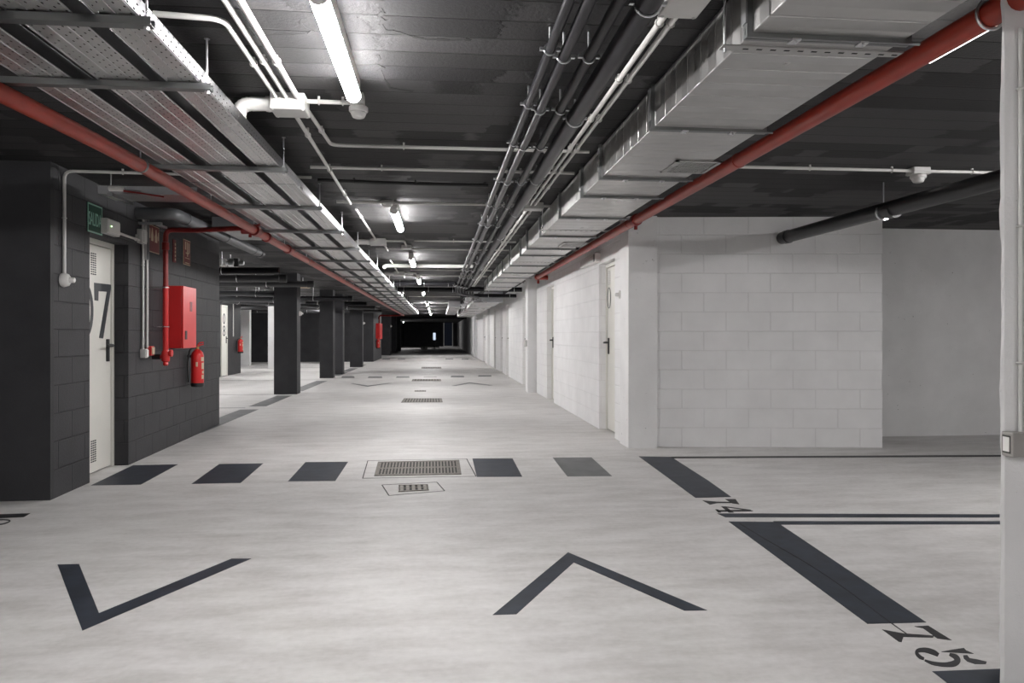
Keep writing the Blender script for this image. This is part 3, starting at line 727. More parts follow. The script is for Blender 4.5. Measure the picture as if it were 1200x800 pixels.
for i, (pts) in enumerate(([(805,184),(847,184.5),(815,206),(774,206)], [(667,283),(687,283.5),(676,289.5),(656,289.5)])):
    q = [hz(px, py, zd0-.003) for px, py in pts]; c = sum(q, Vector())/4; wx = .27 if i == 0 else .27; wy = .30 if i == 0 else .40
    gr = MB(); x0, x1, y0, y1 = c.x-wx/2, c.x+wx/2, c.y-wy/2, c.y+wy/2; z0, z1 = zd0-.008, zd0-.0005
    gr.box(x0, x1, y0, y0+.02, z0, z1); gr.box(x0, x1, y1-.02, y1, z0, z1); gr.box(x0, x0+.02, y0, y1, z0, z1); gr.box(x1-.02, x1, y0, y1, z0, z1); gr.box(x0, x1, c.y-.006, c.y+.006, z0, z1)
    go = gr.build('grille_frame', M_DUCT, r)
    sl = MB(); n = 14
    for k in range(n):
        x = x0+.024+(wx-.048)*k/n; sl.box(x, x+.008, y0+.02, y1-.02, z0+.001, z1)
    sl.build('grille_slats', M_DUCT, go); MB().box(x0+.02, x1-.02, y0+.02, y1-.02, z1-.0008, z1-.0002).build('grille_opening', M_SEAM, go)
# second duct run beyond the black cross pipes
r = thing('air_duct', (1.0, 27, 2.1), 'far silver air duct beyond the black cross pipes on the right', 'air duct')
ys = [depthY(d, 1) for d in (19.5, 22, 24.5, 27, 30, 33, 36.5)]
for i in range(len(ys)-1):
    MB().bevbox(.98, 1.72, ys[i], ys[i+1]-.03, 2.06, 2.33, .005).build('duct_section', M_DUCT, r)
    MB().box(.955, 1.745, ys[i]-.035, ys[i]+.005, 2.035, 2.345).build('flange_joint', M_SHINY, r)
r = thing('air_duct', (.3, 33, 2.1), 'short pale branch duct hung over the far corridor', 'air duct')
MB().bevbox(.40, .85, depthY(25.5,.5), depthY(36,.5), 2.16, 2.34, .006).build('duct_section', M_DUCT, r); MB().box(.385, .865, depthY(25.5,.5)-.03, depthY(25.5,.5), 2.145, 2.355).build('flange_joint', M_SHINY, r)
# hose of silver flexible duct at the far end
r = thing('flexible_duct', (1.2, 40, 2.0), 'crumpled silver flexible duct along the left of the far air duct', 'flexible duct')
pts = []; rs = []
for k in range(120):
    t = k/119; pts.append((.84+.03*math.sin(t*15), depthY(18.6+6.4*t), 2.19+.04*math.sin(t*17))); rs.append(.085 if k % 2 else .07)
MB().tube(pts, rs, 12).build('hose', M_SHINY, r, 20)

# ------------------------------------------------------------------ black service pipes over the middle
YX = depthY(16.6)                            # where they meet the cross pipes
def service_pipe(x, rad, dz, label, clamps, y1=YX):
    z = H+dz; r = thing('service_pipe', (x, 6, z-rad), label, 'pipe', 'black service pipes')
    MB().tube([(x, -1.0, z), (x, y1, z)], rad, 14).build('pipe', M_BPIPE, r, 40)
    for d in clamps:
        y = depthY(d, x)
        o = MB().ring((x, y, z), 'y', rad+.003, .005, 18).box(x-rad-.022, x-rad-.004, y-.008, y+.008, z-.006, z+.006).box(x+rad+.004, x+rad+.022, y-.008, y+.008, z-.006, z+.006).build('pipe_clamp', M_SHINY, r, 40)
        MB().tube([(x, y, z+rad), (x, y, CEIL-.001)], .005, 6).build('clamp_rod', M_SHINY, o)
    return r
cl = [2.92, 3.6, 4.3, 5.3, 6.3, 7.4, 8.6, 9.8, 11.2, 12.6, 14.2]
service_pipe(.442, .019, 1.13, 'thin black service pipe on the ceiling, leftmost of the four', [c-.05 for c in cl])
service_pipe(.505, .023, 1.12, 'black service pipe on the ceiling, second from the left of the four', cl)
service_pipe(.605, .022, 1.12, 'black service pipe on the ceiling, third from the left of the four', cl)
service_pipe(.705, .042, 1.12, 'thickest black service pipe on the ceiling, rightmost of the four', [2.45, 3.75, 5.2, 6.6, 8.2, 10, 12, 14.2])
def cross_pipe(d, x0, x1, z, rad, label, m=M_BPIPE):
    y = depthY(d); r = thing('cross_pipe', ((x0+x1)/2, y, z-rad), label, 'pipe', 'pipes crossing the corridor')
    MB().tube([(x0, y, z), (x1, y, z)], rad, 14).build('pipe', m, r, 40)
    for f_ in (.12, .5, .88):
        x = x0+(x1-x0)*f_; o = MB().ring((x, y, z), 'x', rad+.004, .006, 16).build('pipe_clamp', M_SHINY, r, 40); MB().tube([(x, y, z+rad), (x, y, CEIL-.001)], .006, 6).build('clamp_rod', M_SHINY, o)
    return r
cross_pipe(16.15, -1.0, .40, H+1.20-.06, .055, 'black pipe crossing above the trays, nearest of the black cross pipes')
cross_pipe(16.7, .40, 1.95, H+1.06, .055, 'black pipe crossing to the right wall under the duct end')
cross_pipe(17.6, -1.0, .55, H+1.10, .055, 'black pipe crossing the corridor beyond the pipe cluster')
cross_pipe(17.9, .55, 1.95, H+.98, .045, 'lower black pipe crossing to the right wall beyond the pipe cluster')
r = thing('pipe_manifold', (.5, 16.8, 2.0), 'tangle of black elbows and bright clamps where the service pipes end', 'pipe manifold')
rr = random.Random(5)
for k in range(7):
    x = .40+.07*k; y0 = depthY(15.8+.2*k); MB().tube(bend([(x-.08, y0-.3, 2.27), (x, y0+.2, 2.24), (x+.02, y0+.5, 2.10), (x+.18, y0+.9, 2.10)], .12), .030, 10).build('elbow', M_BPIPE, r, 40)
    MB().ring((x-.03, y0-.05, 2.255), 'y', .034, .008, 14).build('clamp', M_SHINY, r, 40)

# ------------------------------------------------------------------ conduits
def clips(r, m, pts, rad, step=.9):
    acc = step*.5
    for a, b in zip(pts[:-1], pts[1:]):
        a, b = Vector(a), Vector(b); l = (b-a).length; t = (b-a).normalized(); s = acc
        while s < l:
            p = a+t*s; ax = 'x' if abs(t.x) > .7 else ('y' if abs(t.y) > .7 else 'z')
            mb = MB().ring(p, ax, rad+.003, .004, 10, 4)
            if ax != 'z': mb.box(p.x-.006, p.x+.006, p.y-.006, p.y+.006, p.z+rad, min(CEIL-.001, p.z+rad+.03))
            mb.build('saddle_clip', m, r, 40)
            s += step
        acc = step*.5
def conduit(pts, rad, label, m=None, br=.06, step=.9, group='conduits', name='conduit'):
    pts = [Vector(p) for p in pts]; m = m or M_PVC
    lo = [min(p[i] for p in pts) for i in range(3)]; hi = [max(p[i] for p in pts) for i in range(3)]
    r = thing(name, ((lo[0]+hi[0])/2, (lo[1]+hi[1])/2, lo[2]), label, 'conduit', group)
    MB().tube(bend(pts, br), rad, 10).build('tube', m, r, 40)
    clips(r, m, pts, rad, step)
    return r
ZC = CEIL-.028                               # conduits close under the slab
zq = lambda px, py, z=ZC: hz(px, py, z)
def box_(name, c, sx, sy, sz, label, cat, m=M_BOX, screws=True, group=None):
    r = thing(name, (c[0], c[1], c[2]-sz), label, cat, group)
    MB().bevbox(c[0]-sx/2, c[0]+sx/2, c[1]-sy/2, c[1]+sy/2, c[2]-sz*.72, c[2], .006).build('body', m, r)
    MB().bevbox(c[0]-sx/2-.002, c[0]+sx/2+.002, c[1]-sy/2-.002, c[1]+sy/2+.002, c[2]-sz, c[2]-sz*.70, .005).build('cover', m, r)
    if screws:
        for a in (-1, 1):
            for b in (-1, 1): MB().lathe([(.006, 0), (.006, .004)], (c[0]+a*(sx/2-.012), c[1]+b*(sy/2-.012), c[2]-sz-.003), 'z', 8).build('cover_screw', m, r)
    return r
def detector(c, rad, label, m=M_WPLAS):
    r = thing('smoke_detector', (c[0], c[1], c[2]-.055), label, 'smoke detector', 'round ceiling detectors')
    MB().lathe([(rad*.9, 0), (rad, -.004), (rad, -.022), (rad*.92, -.028)][::-1], c, 'z', 20).build('base', m, r, 40)
    MB().lathe([(rad*.4, -.058), (rad*.62, -.054), (rad*.8, -.036), (rad*.8, -.026)], c, 'z', 20).build('sensor_head', m, r, 40); return r
# near junction box with its conduits
jb = zq(340, 133, CEIL-.09); jb.z = CEIL-.005
box_('junction_box', jb, .17, .15, .085, 'white junction box by the nearest ceiling light, fed by three conduits', 'junction box', group='junction boxes')
jy = jb.y-.075
for px, lab in ((264, 'left'), (275, 'middle'), (284, 'right')):
    x = jb.x+{'left': -.055, 'middle': -.005, 'right': .05}[lab]
    if lab == 'left':
        ya = zq(200, 17).y; conduit([(-1.05, ya, ZC), (x, ya+.02, ZC), (x, jy, ZC)], .0115, 'white conduit bending out of the trays to the near junction box, leftmost of three')
    else:
        conduit([(x, -.8, ZC), (x, jy, ZC)], .0115 if lab == 'middle' else .014, 'straight white conduit running to the near junction box, %s of the three' % ('middle' if lab == 'middle' else 'rightmost'))
conduit([(jb.x+.085, jb.y-.01, ZC), (XL+.02, jb.y-.01, ZC)], .0115, 'short white conduit from the near junction box to the nearest light', step=.12)
ye_ = jb.y+.02
def corrugated(label, x0, y0, xe, ze, y1, rad=.032):
    r = thing('tray_elbow', (x0, y0, ze), label, 'conduit elbow', 'white elbows into the trays')
    pts = bend([(x0, y0, CEIL-.045), (xe, y1, CEIL-.045), (xe, y1, ze)], .10, 14); MB().tube(pts, [rad+(.0025 if i % 2 else 0) for i in range(len(pts))], 14).build('tube', M_WPLAS, r, 40)
    MB().lathe([(rad+.004, -.015), (rad+.006, 0), (rad+.004, .015)], (x0-.02, y0, CEIL-.045), 'x', 14).build('collar', M_WPLAS, r, 40)
corrugated('fat white elbow pipe from the near junction box down into the trays', jb.x-.085, jb.y, -1.005, ZT+.008, jb.y+.01, .034)
yh = depthY(4.62); 
conduit([(jb.x+.06, jb.y+.075, ZC), (jb.x+.085, yh, ZC), (.98, yh, ZC-.0)], .0115, 'white conduit leaving the near junction box and turning right to the duct')
conduit([(jb.x+.0, jb.y+.075, ZC-.027), (jb.x-.02, zq(409,235).y, ZC-.027)], .0115, 'white conduit running on from the near junction box away from the camera')
c = zq(418, 122, CEIL-.05); box_('junction_box', (c.x+.005, c.y-.02, CEIL-.004), .07, .07, .06, 'small square box at the far end of the nearest light', 'junction box', M_WPLAS, False, 'junction boxes')
detector((c.x+.01, c.y-.01, CEIL-.066), .048, 'round white sensor hanging at the end of the nearest light')
# second and third boxes down the corridor
for i, (px, py, ph) in enumerate(((443, 284, 282), (468, 321, 317), )):
    b = zq(px, py, CEIL-.05); w_ = .20
    box_('junction_box', (b.x, b.y, CEIL-.004), w_, .16, .08, 'white junction box by the trays, %s from the camera' % ORD[i+1], 'junction box', group='junction boxes')
    corrugated('fat white elbow pipe into the trays at the %s junction box' % ORD[i+1], b.x-w_/2, b.y, -1.03, ZT+.008, b.y)
    conduit([(b.x-.02, b.y-2.3, ZC), (b.x-.02, b.y-.08, ZC)], .012, 'white conduit reaching the %s junction box from the camera side' % ORD[i+1])
    conduit([(b.x+.05, b.y+.08, ZC), (b.x+.05, b.y+1.1, ZC)], .012, 'white conduit leaving the %s junction box away from the camera' % ORD[i+1])
    conduit([(b.x+w_/2, b.y, ZC), (-.42, b.y, ZC), (-.42, b.y+.55, ZC)], .012, 'white conduit from the %s junction box towards the light' % ORD[i+1])
    c = (-.42, b.y+.62, CEIL-.004); box_('junction_box', c, .13, .11, .05, 'small flat white box ahead of the %s ceiling light' % ORD[i+2], 'junction box', group='junction boxes')
# straight conduits across the ceiling
for (d, x0, x1, rad, m, lab) in ((5.24, -.9, 1.0, .0115, None, 'just beyond the sloping conduit'), (6.58, -.9, .9, .013, None, 'just before the second light'),
        (9.2, -.3, 1.0, .011, None, 'at the second junction box'), (10.1, -.85, 1.0, .010, None, 'before the third light'),
        (13.3, -.5, 1.0, .012, None, 'just beyond the fat white pipe'), (14.6, -.9, 1.0, .012, None, 'at the fourth light'), (19.2, -.9, .9, .014, None, 'beyond the black cross pipes'),
        (22.5, -.9, .9, .014, None, 'well beyond the black cross pipes'), (27, -.9, .4, .009, None, 'far down, at the sixth light'), (33, -.9, .4, .009, None, 'far down, at the eighth light')):
    y = depthY(d); conduit([(x0, y, ZC), (x1, y, ZC)], rad, 'white conduit crossing the corridor ceiling, ' + lab, m, step=1.0)
y = depthY(5.72); conduit([(-.92, y-.05, ZC), (-.45, y, ZC), (.40, y+.03, ZC)], .014, 'black cable crossing the ceiling to the service pipes', M_BLACK, step=.55)
y = depthY(12.3); conduit([(-.88, y-.2, ZT+.09), (-.88, y, CEIL-.05), (.6, y, CEIL-.05)], .032, 'fat white pipe rising from the trays and crossing the ceiling', M_WPLAS, .12)
# pair beside the duct
for i, x in enumerate((.842, .886)):
    conduit([(x, 1.15 if i == 0 else 1.15, ZC), (x, YX+8, ZC)], .0125, 'long white conduit between the thick black pipe and the duct, %s of the pair' % ('left' if i == 0 else 'right'), step=.62)
b = zq(800, 4, CEIL-.06); box_('junction_box', (.865, b.y, CEIL-.004), .14, .20, .065, 'white junction box at the top of the photo on the twin conduits', 'junction box', group='junction boxes')
conduit([(.93, b.y-.06, ZC), (1.03, b.y-.06, ZC)], .010, 'short white conduit from the topmost junction box to the duct')
b = zq(621, 244, CEIL-.05); box_('junction_box', (.865, b.y, CEIL-.004), .20, .14, .06, 'white junction box on the twin conduits further down the corridor', 'junction box', group='junction boxes')
conduit([(.80, b.y-2.0, ZC), (.80, b.y-.07, ZC)], .012, 'third white conduit ending at the further junction box')
conduit([(.95, b.y, ZC), (1.04, b.y, ZC)], .012, 'short white conduit from the further junction box to the duct')
c = hz(460, 238, CEIL-.02); detector((c.x-.05, c.y, CEIL), .062, 'round white detector just before the second ceiling light')

# ------------------------------------------------------------------ ceiling cracks
def crack(pts, label):
    p = [hz(x, y, CEIL) for x, y in pts]; mb = MB()
    for a, b in zip(p[:-1], p[1:]):
        t = (b-a).normalized(); n_ = Vector((-t.y, t.x, 0))*random.uniform(.005, .013)
        mb.prism([tuple((a+n_)[:2]), tuple((b+n_*.7)[:2]), tuple((b-n_*.7)[:2]), tuple((a-n_)[:2])], CEIL-.0012, CEIL+.001)
    struct(mb.build('ceiling_crack', M_PIT), label)
crack([(447,0),(445,9),(449,14),(444,19),(450,23),(446,28),(451,35),(459,36),(471,39),(484,43)], 'jagged crack in the ceiling at the top of the photo')
crack([(442,64),(445,69),(441,75),(450,79),(444,82),(449,92),(455,98),(457,103),(470,105),(484,107)], 'jagged crack in the ceiling right of the nearest light')
crack([(484,43),(500,46),(512,46),(527,47),(545,46),(552,47)], 'jagged joint in the ceiling above the cracks')
crack([(356,21),(352,27),(358,33),(367,36),(360,40),(345,41),(310,41)], 'fine hooked crack in the ceiling left of the nearest light')

# ------------------------------------------------------------------ left wall fittings
def lw(px, py, off=0.0): return hit(px, py, ML, off)
LW = lambda u, off, z: ML @ Vector((u, off, z))
u, z = lw(73, 328)
r = thing('wall_push_button', LW(u, 0, z-.06), 'round white push button unit on the dark wall left of door 07', 'push button')
MB(ML).lathe([(.050, 0), (.052, -.012), (.044, -.040), (.030, -.050)][::-1], (u, 0, z), 'y', 18).build('body', M_WPLAS, r, 40)
MB(ML).lathe([(.016, -.085), (.020, -.080), (.020, -.045)], (u, 0, z), 'y', 14).build('button', M_WPLAS, r, 40)
yq = (ML @ Vector((u, 0, 0)))
conduit([LW(u, -.014, z+.05), LW(u, -.014, ZC), (-1.7, yq.y+.03, ZC), (-.95, yq.y+.04, ZC)], .0115, 'white conduit rising up the dark wall from the push button and across the ceiling', step=.8)
# exit sign
u0, zt0 = lw(101, 247); u1, zb1 = lw(119.5, 274.5); _, zt1 = lw(119, 253)
zc_ = 2.085; hs = .115
r = thing('exit_sign', LW((u0+u1)/2, 0, zc_-hs), 'green exit sign reading SALIDA above door 07', 'sign')
uc = (u0+u1)/2; hw = (u1-u0)/2-.01
MB(ML).box(uc-hw, uc+hw, -.006, 0, zc_-hs, zc_+hs).build('sign_board', M_GREEN, r)
e = .012; mb = MB(ML)
for a in ((uc-hw, uc+hw, zc_-hs, zc_-hs+e), (uc-hw, uc+hw, zc_+hs-e, zc_+hs), (uc-hw, uc-hw+e, zc_-hs, zc_+hs), (uc+hw-e, uc+hw, zc_-hs, zc_+hs)): mb.box(a[0], a[1], -.0072, -.006, a[2], a[3])
mb.build('sign_border', M_MINT, r)
text_mesh('SALIDA', hw*1.72, .105, ML @ T(uc, -.006, zc_-.005), -.0015, 0).build('lettering', M_MINT, r)
# emergency light
u0, _ = lw(125, 265, -.05); u1, _ = lw(140, 266, -.05); zc_ = (lw(130, 257, -.05)[1]+lw(132, 275, -.05)[1])/2
r = thing('emergency_light', LW((u0+u1)/2, 0, zc_-.06), 'white box-shaped emergency light above door 07, right of the exit sign', 'emergency light')
MB(ML).bevbox(u0, u1, -.055, 0, zc_-.062, zc_+.062, .006).build('body', M_BOX, r); MB(ML).bevbox(u0+.012, u1-.012, -.062, -.054, zc_-.05, zc_+.05, .004).build('diffuser', M_WPLAS, r)
tag(MB(ML).lathe([(.006, -.004), (.006, 0)], (u0+.06, -.062, zc_-.0), 'y', 8).build('indicator', emissive('green_led', (.5, 1, .3), 1.2), r), 'small green indicator lamp')
ub, zb_ = lw(163, 277)
conduit([LW(u1, -.02, zc_-.02), LW(ub-.03, -.02, zc_-.02)], .0115, 'short white conduit from the emergency light to the wall box')
def wbox(name, u, z, su, sz, dp, label, cat, m, lid=None):
    r = thing(name, LW(u, 0, z-sz/2), label, cat); MB(ML).bevbox(u-su/2, u+su/2, -dp, 0, z-sz/2, z+sz/2, .005).build('body', m, r)
    MB(ML).bevbox(u-su*.38, u+su*.38, -dp-.008, -dp, z-sz*.38, z+sz*.38, .003).build('cover', lid or m, r); return r
wbox('wall_junction_box', ub, zb_, .11, .13, .05, 'grey junction box high on the dark wall right of door 07', 'junction box', M_BOX)
u165 = lw(165.5, 340)[0]; u169 = lw(170.3, 340)[0]
zt_ = 2.26; _, z414 = lw(165, 414)
conduit([LW(u165, -.016, zt_), LW(u165, -.016, z414+.03)], .0115, 'white vertical conduit right of door 07, left of two, ending at a grey box')
conduit([LW(u169, -.016, 2.05), LW(u169, -.016, z414+.05)], .0115, 'white vertical conduit right of door 07, right of two, ending at the red box')
r = thing('conduit_cover', LW(u169, 0, 1.97), 'flat grey vertical trunking on the dark wall above the conduits', 'trunking')
MB(ML).bevbox(u169-.022, u169+.022, -.026, 0, 1.87, 2.26, .004).build('body', M_BOX, r); MB(ML).box(u169-.023, u169+.023, -.030, -.024, 1.872, 2.258).build('lid', M_LPIPE, r)
wbox('light_switch', u165, z414, .075, .085, .05, 'small grey switch box on the dark wall, foot of the left conduit', 'switch', M_BOX, M_WPLAS)
wbox('fire_call_point', u169+.05, lw(171.5, 411)[1], .085, .09, .05, 'small red fire call point beside the grey switch box', 'fire alarm', M_REDBOX, M_CREAM)
# side cable tray, unistrut and blank tube near the door head
p = P(185, 236, 5.6); yt = depthY(5.45, -2.1)
r = thing('cable_tray', (-2.2, yt+.15, 2.2), 'short perforated cable tray crossing from the dark wall to the main trays', 'cable tray', 'cable trays')
MB().box(-2.52, -1.81, yt, yt+.30, 2.215, 2.2165).build('tray_base', M_TRAYDK, r); mb = MB(); mb.box(-2.52, -1.81, yt-.0015, yt, 2.215, 2.275); mb.box(-2.52, -1.81, yt+.30, yt+.3015, 2.215, 2.275); tag(mb.build('side_flange', M_TRAYDK, r), 'perforated side of the tray')
for k, x in enumerate((-2.42,)): MB().tube([(x, yt-.02, 2.19), (x, yt-.02, CEIL)], .0045, 8).box(x-.02, x+.02, yt-.04, yt+.34, 2.19, 2.2145).build('hanger', M_STRUT, r)
r = thing('strut_bracket', (-2.4, 5.7, 2.2), 'bright steel strut bracket sticking out of the wall above the vertical conduits', 'bracket')
a = LW(u165-.2, 0, 2.205); MB().box(a.x-.02, a.x+.20, a.y+.12, a.y+.16, 2.185, 2.205).box(a.x+.17, a.x+.20, a.y+.06, a.y+.28, 2.166, 2.185).build('strut', M_SHINY, r)
r = thing('blank_tube', (-2.45, 5.0, 2.3), 'short white tube end with a red cable on the side tray', 'tube')
c = P(136, 221, 5.3); MB().lathe([(.017, -.05), (.019, -.048), (.019, .05), (.017, .052)], c, 'x', 14).build('tube', M_WPLAS, r, 40); MB().tube([(c.x+.05, c.y, c.z-.015), (c.x+.15, c.y+.05, c.z-.02), (c.x+.3, c.y+.1, c.z-.035)], .006, 6).build('cable', M_REDDK, r, 40)
# signs
def sign_plate(name, pts, label, inner):
    q = [lw(*t) for t in pts]; us = [a[0] for a in q]; zs = [a[1] for a in q]; u0, u1 = min(us), max(us); z1 = (q[0][1]+q[1][1])/2; z0 = (q[2][1]+q[3][1])/2
    r = thing(name, LW((u0+u1)/2, 0, z0), label, 'sign', 'red fire safety signs'); MB(ML).box(u0, u1, -.005, 0, z0, z1).build('sign_board', M_CREAM, r)
    e = .008; MB(ML).box(u0+e, u1-e, -.0065, -.005, z0+e, z1-e).build('red_field', M_SRED, r)
    mb = MB(ML)
    for poly in inner: mb.plate([(u0+(u1-u0)*a, z0+(z1-z0)*b) for a, b in poly], -.0078, -.0065)
    mb.build('pictogram', M_CREAM, r, 60); return r
sign_plate('fire_sign', [(172,261.5),(186,267),(186,298),(172,294)], 'large red fire sign with pale pictograms right of the grey trunking',
    [[(.30,.42),(.48,.42),(.48,.62),(.44,.78),(.42,.90),(.36,.90),(.34,.78),(.30,.62)], [(.62,.40),(.80,.40),(.82,.60),(.76,.72),(.74,.88),(.68,.88),(.66,.72),(.60,.60)], [(.12,.50),(.22,.50),(.22,.86),(.12,.86)], [(.88,.5),(.94,.5),(.94,.8),(.88,.8)]])
sign_plate('fire_sign', [(214.5,280),(222,282.5),(222.5,311.5),(215.5,310)], 'small upright red fire sign above the hose cabinet',
    [[(.2,.60),(.36,.60),(.36,.92),(.2,.92)], [(.5,.34),(.62,.34),(.62,.92),(.5,.92)], [(.74,.5),(.84,.5),(.84,.9),(.74,.9)], [(.2,.26),(.84,.26),(.84,.29),(.2,.29)], [(.2,.06),(.84,.06),(.84,.10),(.2,.10)], [(.3,.45),(.74,.45),(.74,.5),(.3,.5)]])
pb = LW(lw(197, 290)[0]+.18, 0, 0)
r = thing('fire_sign', (pb.x+.12, pb.y, 1.92), 'narrow red and cream sign beside the red riser pipe', 'sign', 'red fire safety signs')
MB(ML).box(lw(197,290)[0]+.14, lw(197,290)[0]+.23, -.006, 0, 1.93, 2.17).build('sign_board', M_SRED, r)
mb = MB(ML); ub_ = lw(197,290)[0]+.14
for k in range(5): mb.box(ub_+.05, ub_+.08, -.0075, -.006, 1.95+k*.04, 1.975+k*.04)
mb.build('pictogram', M_CREAM, r)
# hose cabinet
u0 = lw(190.5, 370)[0]; u1 = hit(230, 370, ML, -.20)[0]; z1 = hit(213.5, 334.5, ML, -.20)[1]; z0 = hit(213.5, 408, ML, -.20)[1]
def hose_cabinet(M, u0, u1, z0, z1, dp, label):
    r = thing('hose_cabinet', M @ Vector(((u0+u1)/2, 0, z0)), label, 'fire hose cabinet', 'red hose cabinets')
    MB(M).bevbox(u0, u1, -dp+.02, 0, z0, z1, .004).build('body', M_REDBOX, r)
    d = MB(M).bevbox(u0, u1, -dp, -dp+.018, z0, z1, .004).build('door', M_REDBOX, r)
    um = u0+(u1-u0)*.12; zz = z0+(z1-z0)*.14
    MB(M).bevbox(um, um+.06, -dp-.006, -dp, zz, zz+.09, .003).build('lock', M_BLACK, d)
    um = u0+(u1-u0)*.50; zz = z0+(z1-z0)*.60; MB(M).box(um, um+.07, -dp-.002, -dp, zz, zz+.10).build('label_plate', M_SRED, d); return r
hose_cabinet(ML, u0, u1, z0, z1, .20, 'red hose cabinet on the dark left wall, nearest the camera')
# extinguisher
def extinguisher(M, u, zb, hgt, rad, label, off=None):
    off = off or rad+.035; r = thing('fire_extinguisher', M @ Vector((u, -off, zb)), label, 'fire extinguisher', 'fire extinguishers'); k = hgt
    MB(M).lathe([(rad*.98, .05*k), (rad, .07*k), (rad, .70*k), (rad*.86, .77*k), (rad*.45, .83*k), (rad*.28, .85*k)], (u, -off, zb), 'z', 24).build('cylinder', M_REDBOX, r, 40)
    MB(M).lathe([(rad*.9, 0), (rad*1.04, .01), (rad*1.04, .085*k), (rad, .09*k)], (u, -off, zb), 'z', 24).build('foot_ring', M_BLACK, r, 40)
    v = MB(M).lathe([(rad*.24, .84*k), (rad*.24, .90*k), (rad*.16, .91*k)], (u, -off, zb), 'z', 12).tube([(u-.02, -off, zb+.89*k), (u-.05, -off, zb+.885*k)], .008, 8).build('valve', M_BRASS, r, 40)
    MB(M).tube([(u, -off, zb+.90*k), (u+.02, -off-.03, zb+.94*k), (u+.05, -off-.05, zb+.955*k)], .008, 8).tube([(u, -off, zb+.93*k), (u+.01, -off-.02, zb+.99*k), (u+.05, -off-.05, zb+1.0*k)], .007, 8).build('lever', M_REDBOX, r, 40)
    MB(M).tube(bend([(u-.04, -off, zb+.885*k), (u-rad-.03, -off+.05, zb+.86*k), (u-rad-.03, -.025, zb+.55*k), (u-rad-.01, -.03, zb+.12*k)], .08, 8), .011, 10).build('hose', M_BLACK, r, 40)
    mb = MB(M); n = 10
    for (z0_, z1_, a0, a1) in ((.58, .67, -130, -88), (.40, .54, -125, -88), (.30, .36, -120, -92), (.18, .27, -125, -95), (.46, .56, -178, -160)):
        vs_ = []; fs_ = []
        for i in range(n+1):
            a = math.radians(a0+(a1-a0)*i/n); 
            for zz in (z0_, z1_): vs_.append((u+(rad+.0012)*math.cos(a), -off+(rad+.0012)*math.sin(a), zb+zz*k))
        for i in range(n): fs_.append((2*i, 2*i+2, 2*i+3, 2*i+1))
        mb.add(vs_, fs_)
    mb.build('label_sticker', M_CREAM, r, 40)
    MB(M).box(u-.02, u+.02, -off+rad-.002, 0, zb+.66*k, zb+.72*k).build('wall_bracket', M_BLACK, r); return r
ue = hit(231, 430, ML, -.10)[0]; zbt = hit(231, 453, ML, -.10)[1]; ztp = hit(231, 401, ML, -.10)[1]
extinguisher(ML, ue, zbt, ztp-zbt, .068, 'red fire extinguisher hung on the dark left wall under the hose cabinet')
# grey drain pipe with elbow along the top of the wall
yA = depthY(6.7, -2.45); 
r = thing('drain_pipe', (-2.45, 8, 2.2), 'grey drain pipe bending out of the dark wall and running under the ceiling', 'pipe')
xg = -2.42; MB().tube(bend([(-2.82, yA, H+1.12), (xg, yA, H+1.12), (xg, depthY(9.9, xg), H+1.12)], .10, 8), .055, 16).build('pipe', M_LPIPE, r, 40)
for d in (7.0, 8.3, 9.55): MB().lathe([(.056, -.02), (.061, -.018), (.061, .018), (.056, .02)], (xg, depthY(d, xg), H+1.12), 'y', 16).build('collar', M_LPIPE, r, 40)
MB().lathe([(.057, -.06), (.064, -.055), (.064, .055), (.03, .06)], (xg, depthY(9.9, xg), H+1.12), 'y', 16).build('end_cap', M_GPIPE, r, 40)
r = thing('duct_box', (-2.0, 7.6, 2.24), 'grey sheet metal box under the ceiling beside the grey drain pipe', 'duct box')
MB().bevbox(-2.30, -1.80, depthY(7.5,-2), depthY(8.5,-2), 2.27, CEIL-.002, .004).build('body', M_STRUT, r); MB().box(-2.31, -1.79, depthY(7.5,-2)-.008, depthY(7.5,-2), 2.26, CEIL-.002).build('flange', M_LPIPE, r)

# second hose cabinet etc. far down on the left
MF2 = frame(Vector((XE, YB, 0)), Vector((XE, YB+4.6, 0)))
hose_cabinet(MF2, 1.3, 2.9, .98, 1.70, .17, 'small red hose cabinet far down the corridor on the left')
extinguisher(MF2, 1.0, .55, .5, .09, 'small red fire extinguisher under the far hose cabinet')
r = thing('fire_riser_pipe', (XE+.1, YB+1.9, 1.7), 'thin red riser above the far hose cabinet', 'pipe'); MB().tube(bend([(-1.68, YB+1.6, zl-.06), (XE+.1, YB+1.9, zl-.06), (XE+.1, YB+1.9, 1.70)], .1), .035, 10).build('pipe', M_REDDK, r, 40); MB().lathe([(.04, -.05), (.05, -.04), (.05, .04), (.04, .05)], (XE+.1, YB+1.9, 1.95), 'z', 12).build('coupling', M_REDDK, r, 40)
extinguisher(MF, 2.15, .62, .5, .08, 'red fire extinguisher at the corner of the block with door 08')
conduit([MF @ Vector((1.7, -.03, 2.25)), MF @ Vector((1.7, -.03, 1.12))], .014, 'thin conduit down the block wall right of door 08', step=.5)
for i, (px, py) in enumerate(((350, 367), (425.5, 378.5), (456.5, 382))):
    d = (14.35, 26.5, 42)[i]; c = P(px, py, d)
    r = thing('wall_push_button', c, 'small round white button on a dark column, %s from the camera' % ORD[i], 'push button', 'white buttons on dark columns')
    k = (1, 1, 1.4)[i]
    xw = (fl(347.5,462).x, fl(424.5,430).x, fl(457,416.2).x)[i]
    MB().lathe([(.05*k, 0), (.05*k, .02), (.035*k, .05)], (xw, c.y+.12, c.z), 'x', 14).build('body', M_WPLAS, r, 40); MB().lathe([(.018*k, .05), (.018*k, .075)], (xw, c.y+.12, c.z), 'x', 12).build('button', M_WPLAS, r, 40)

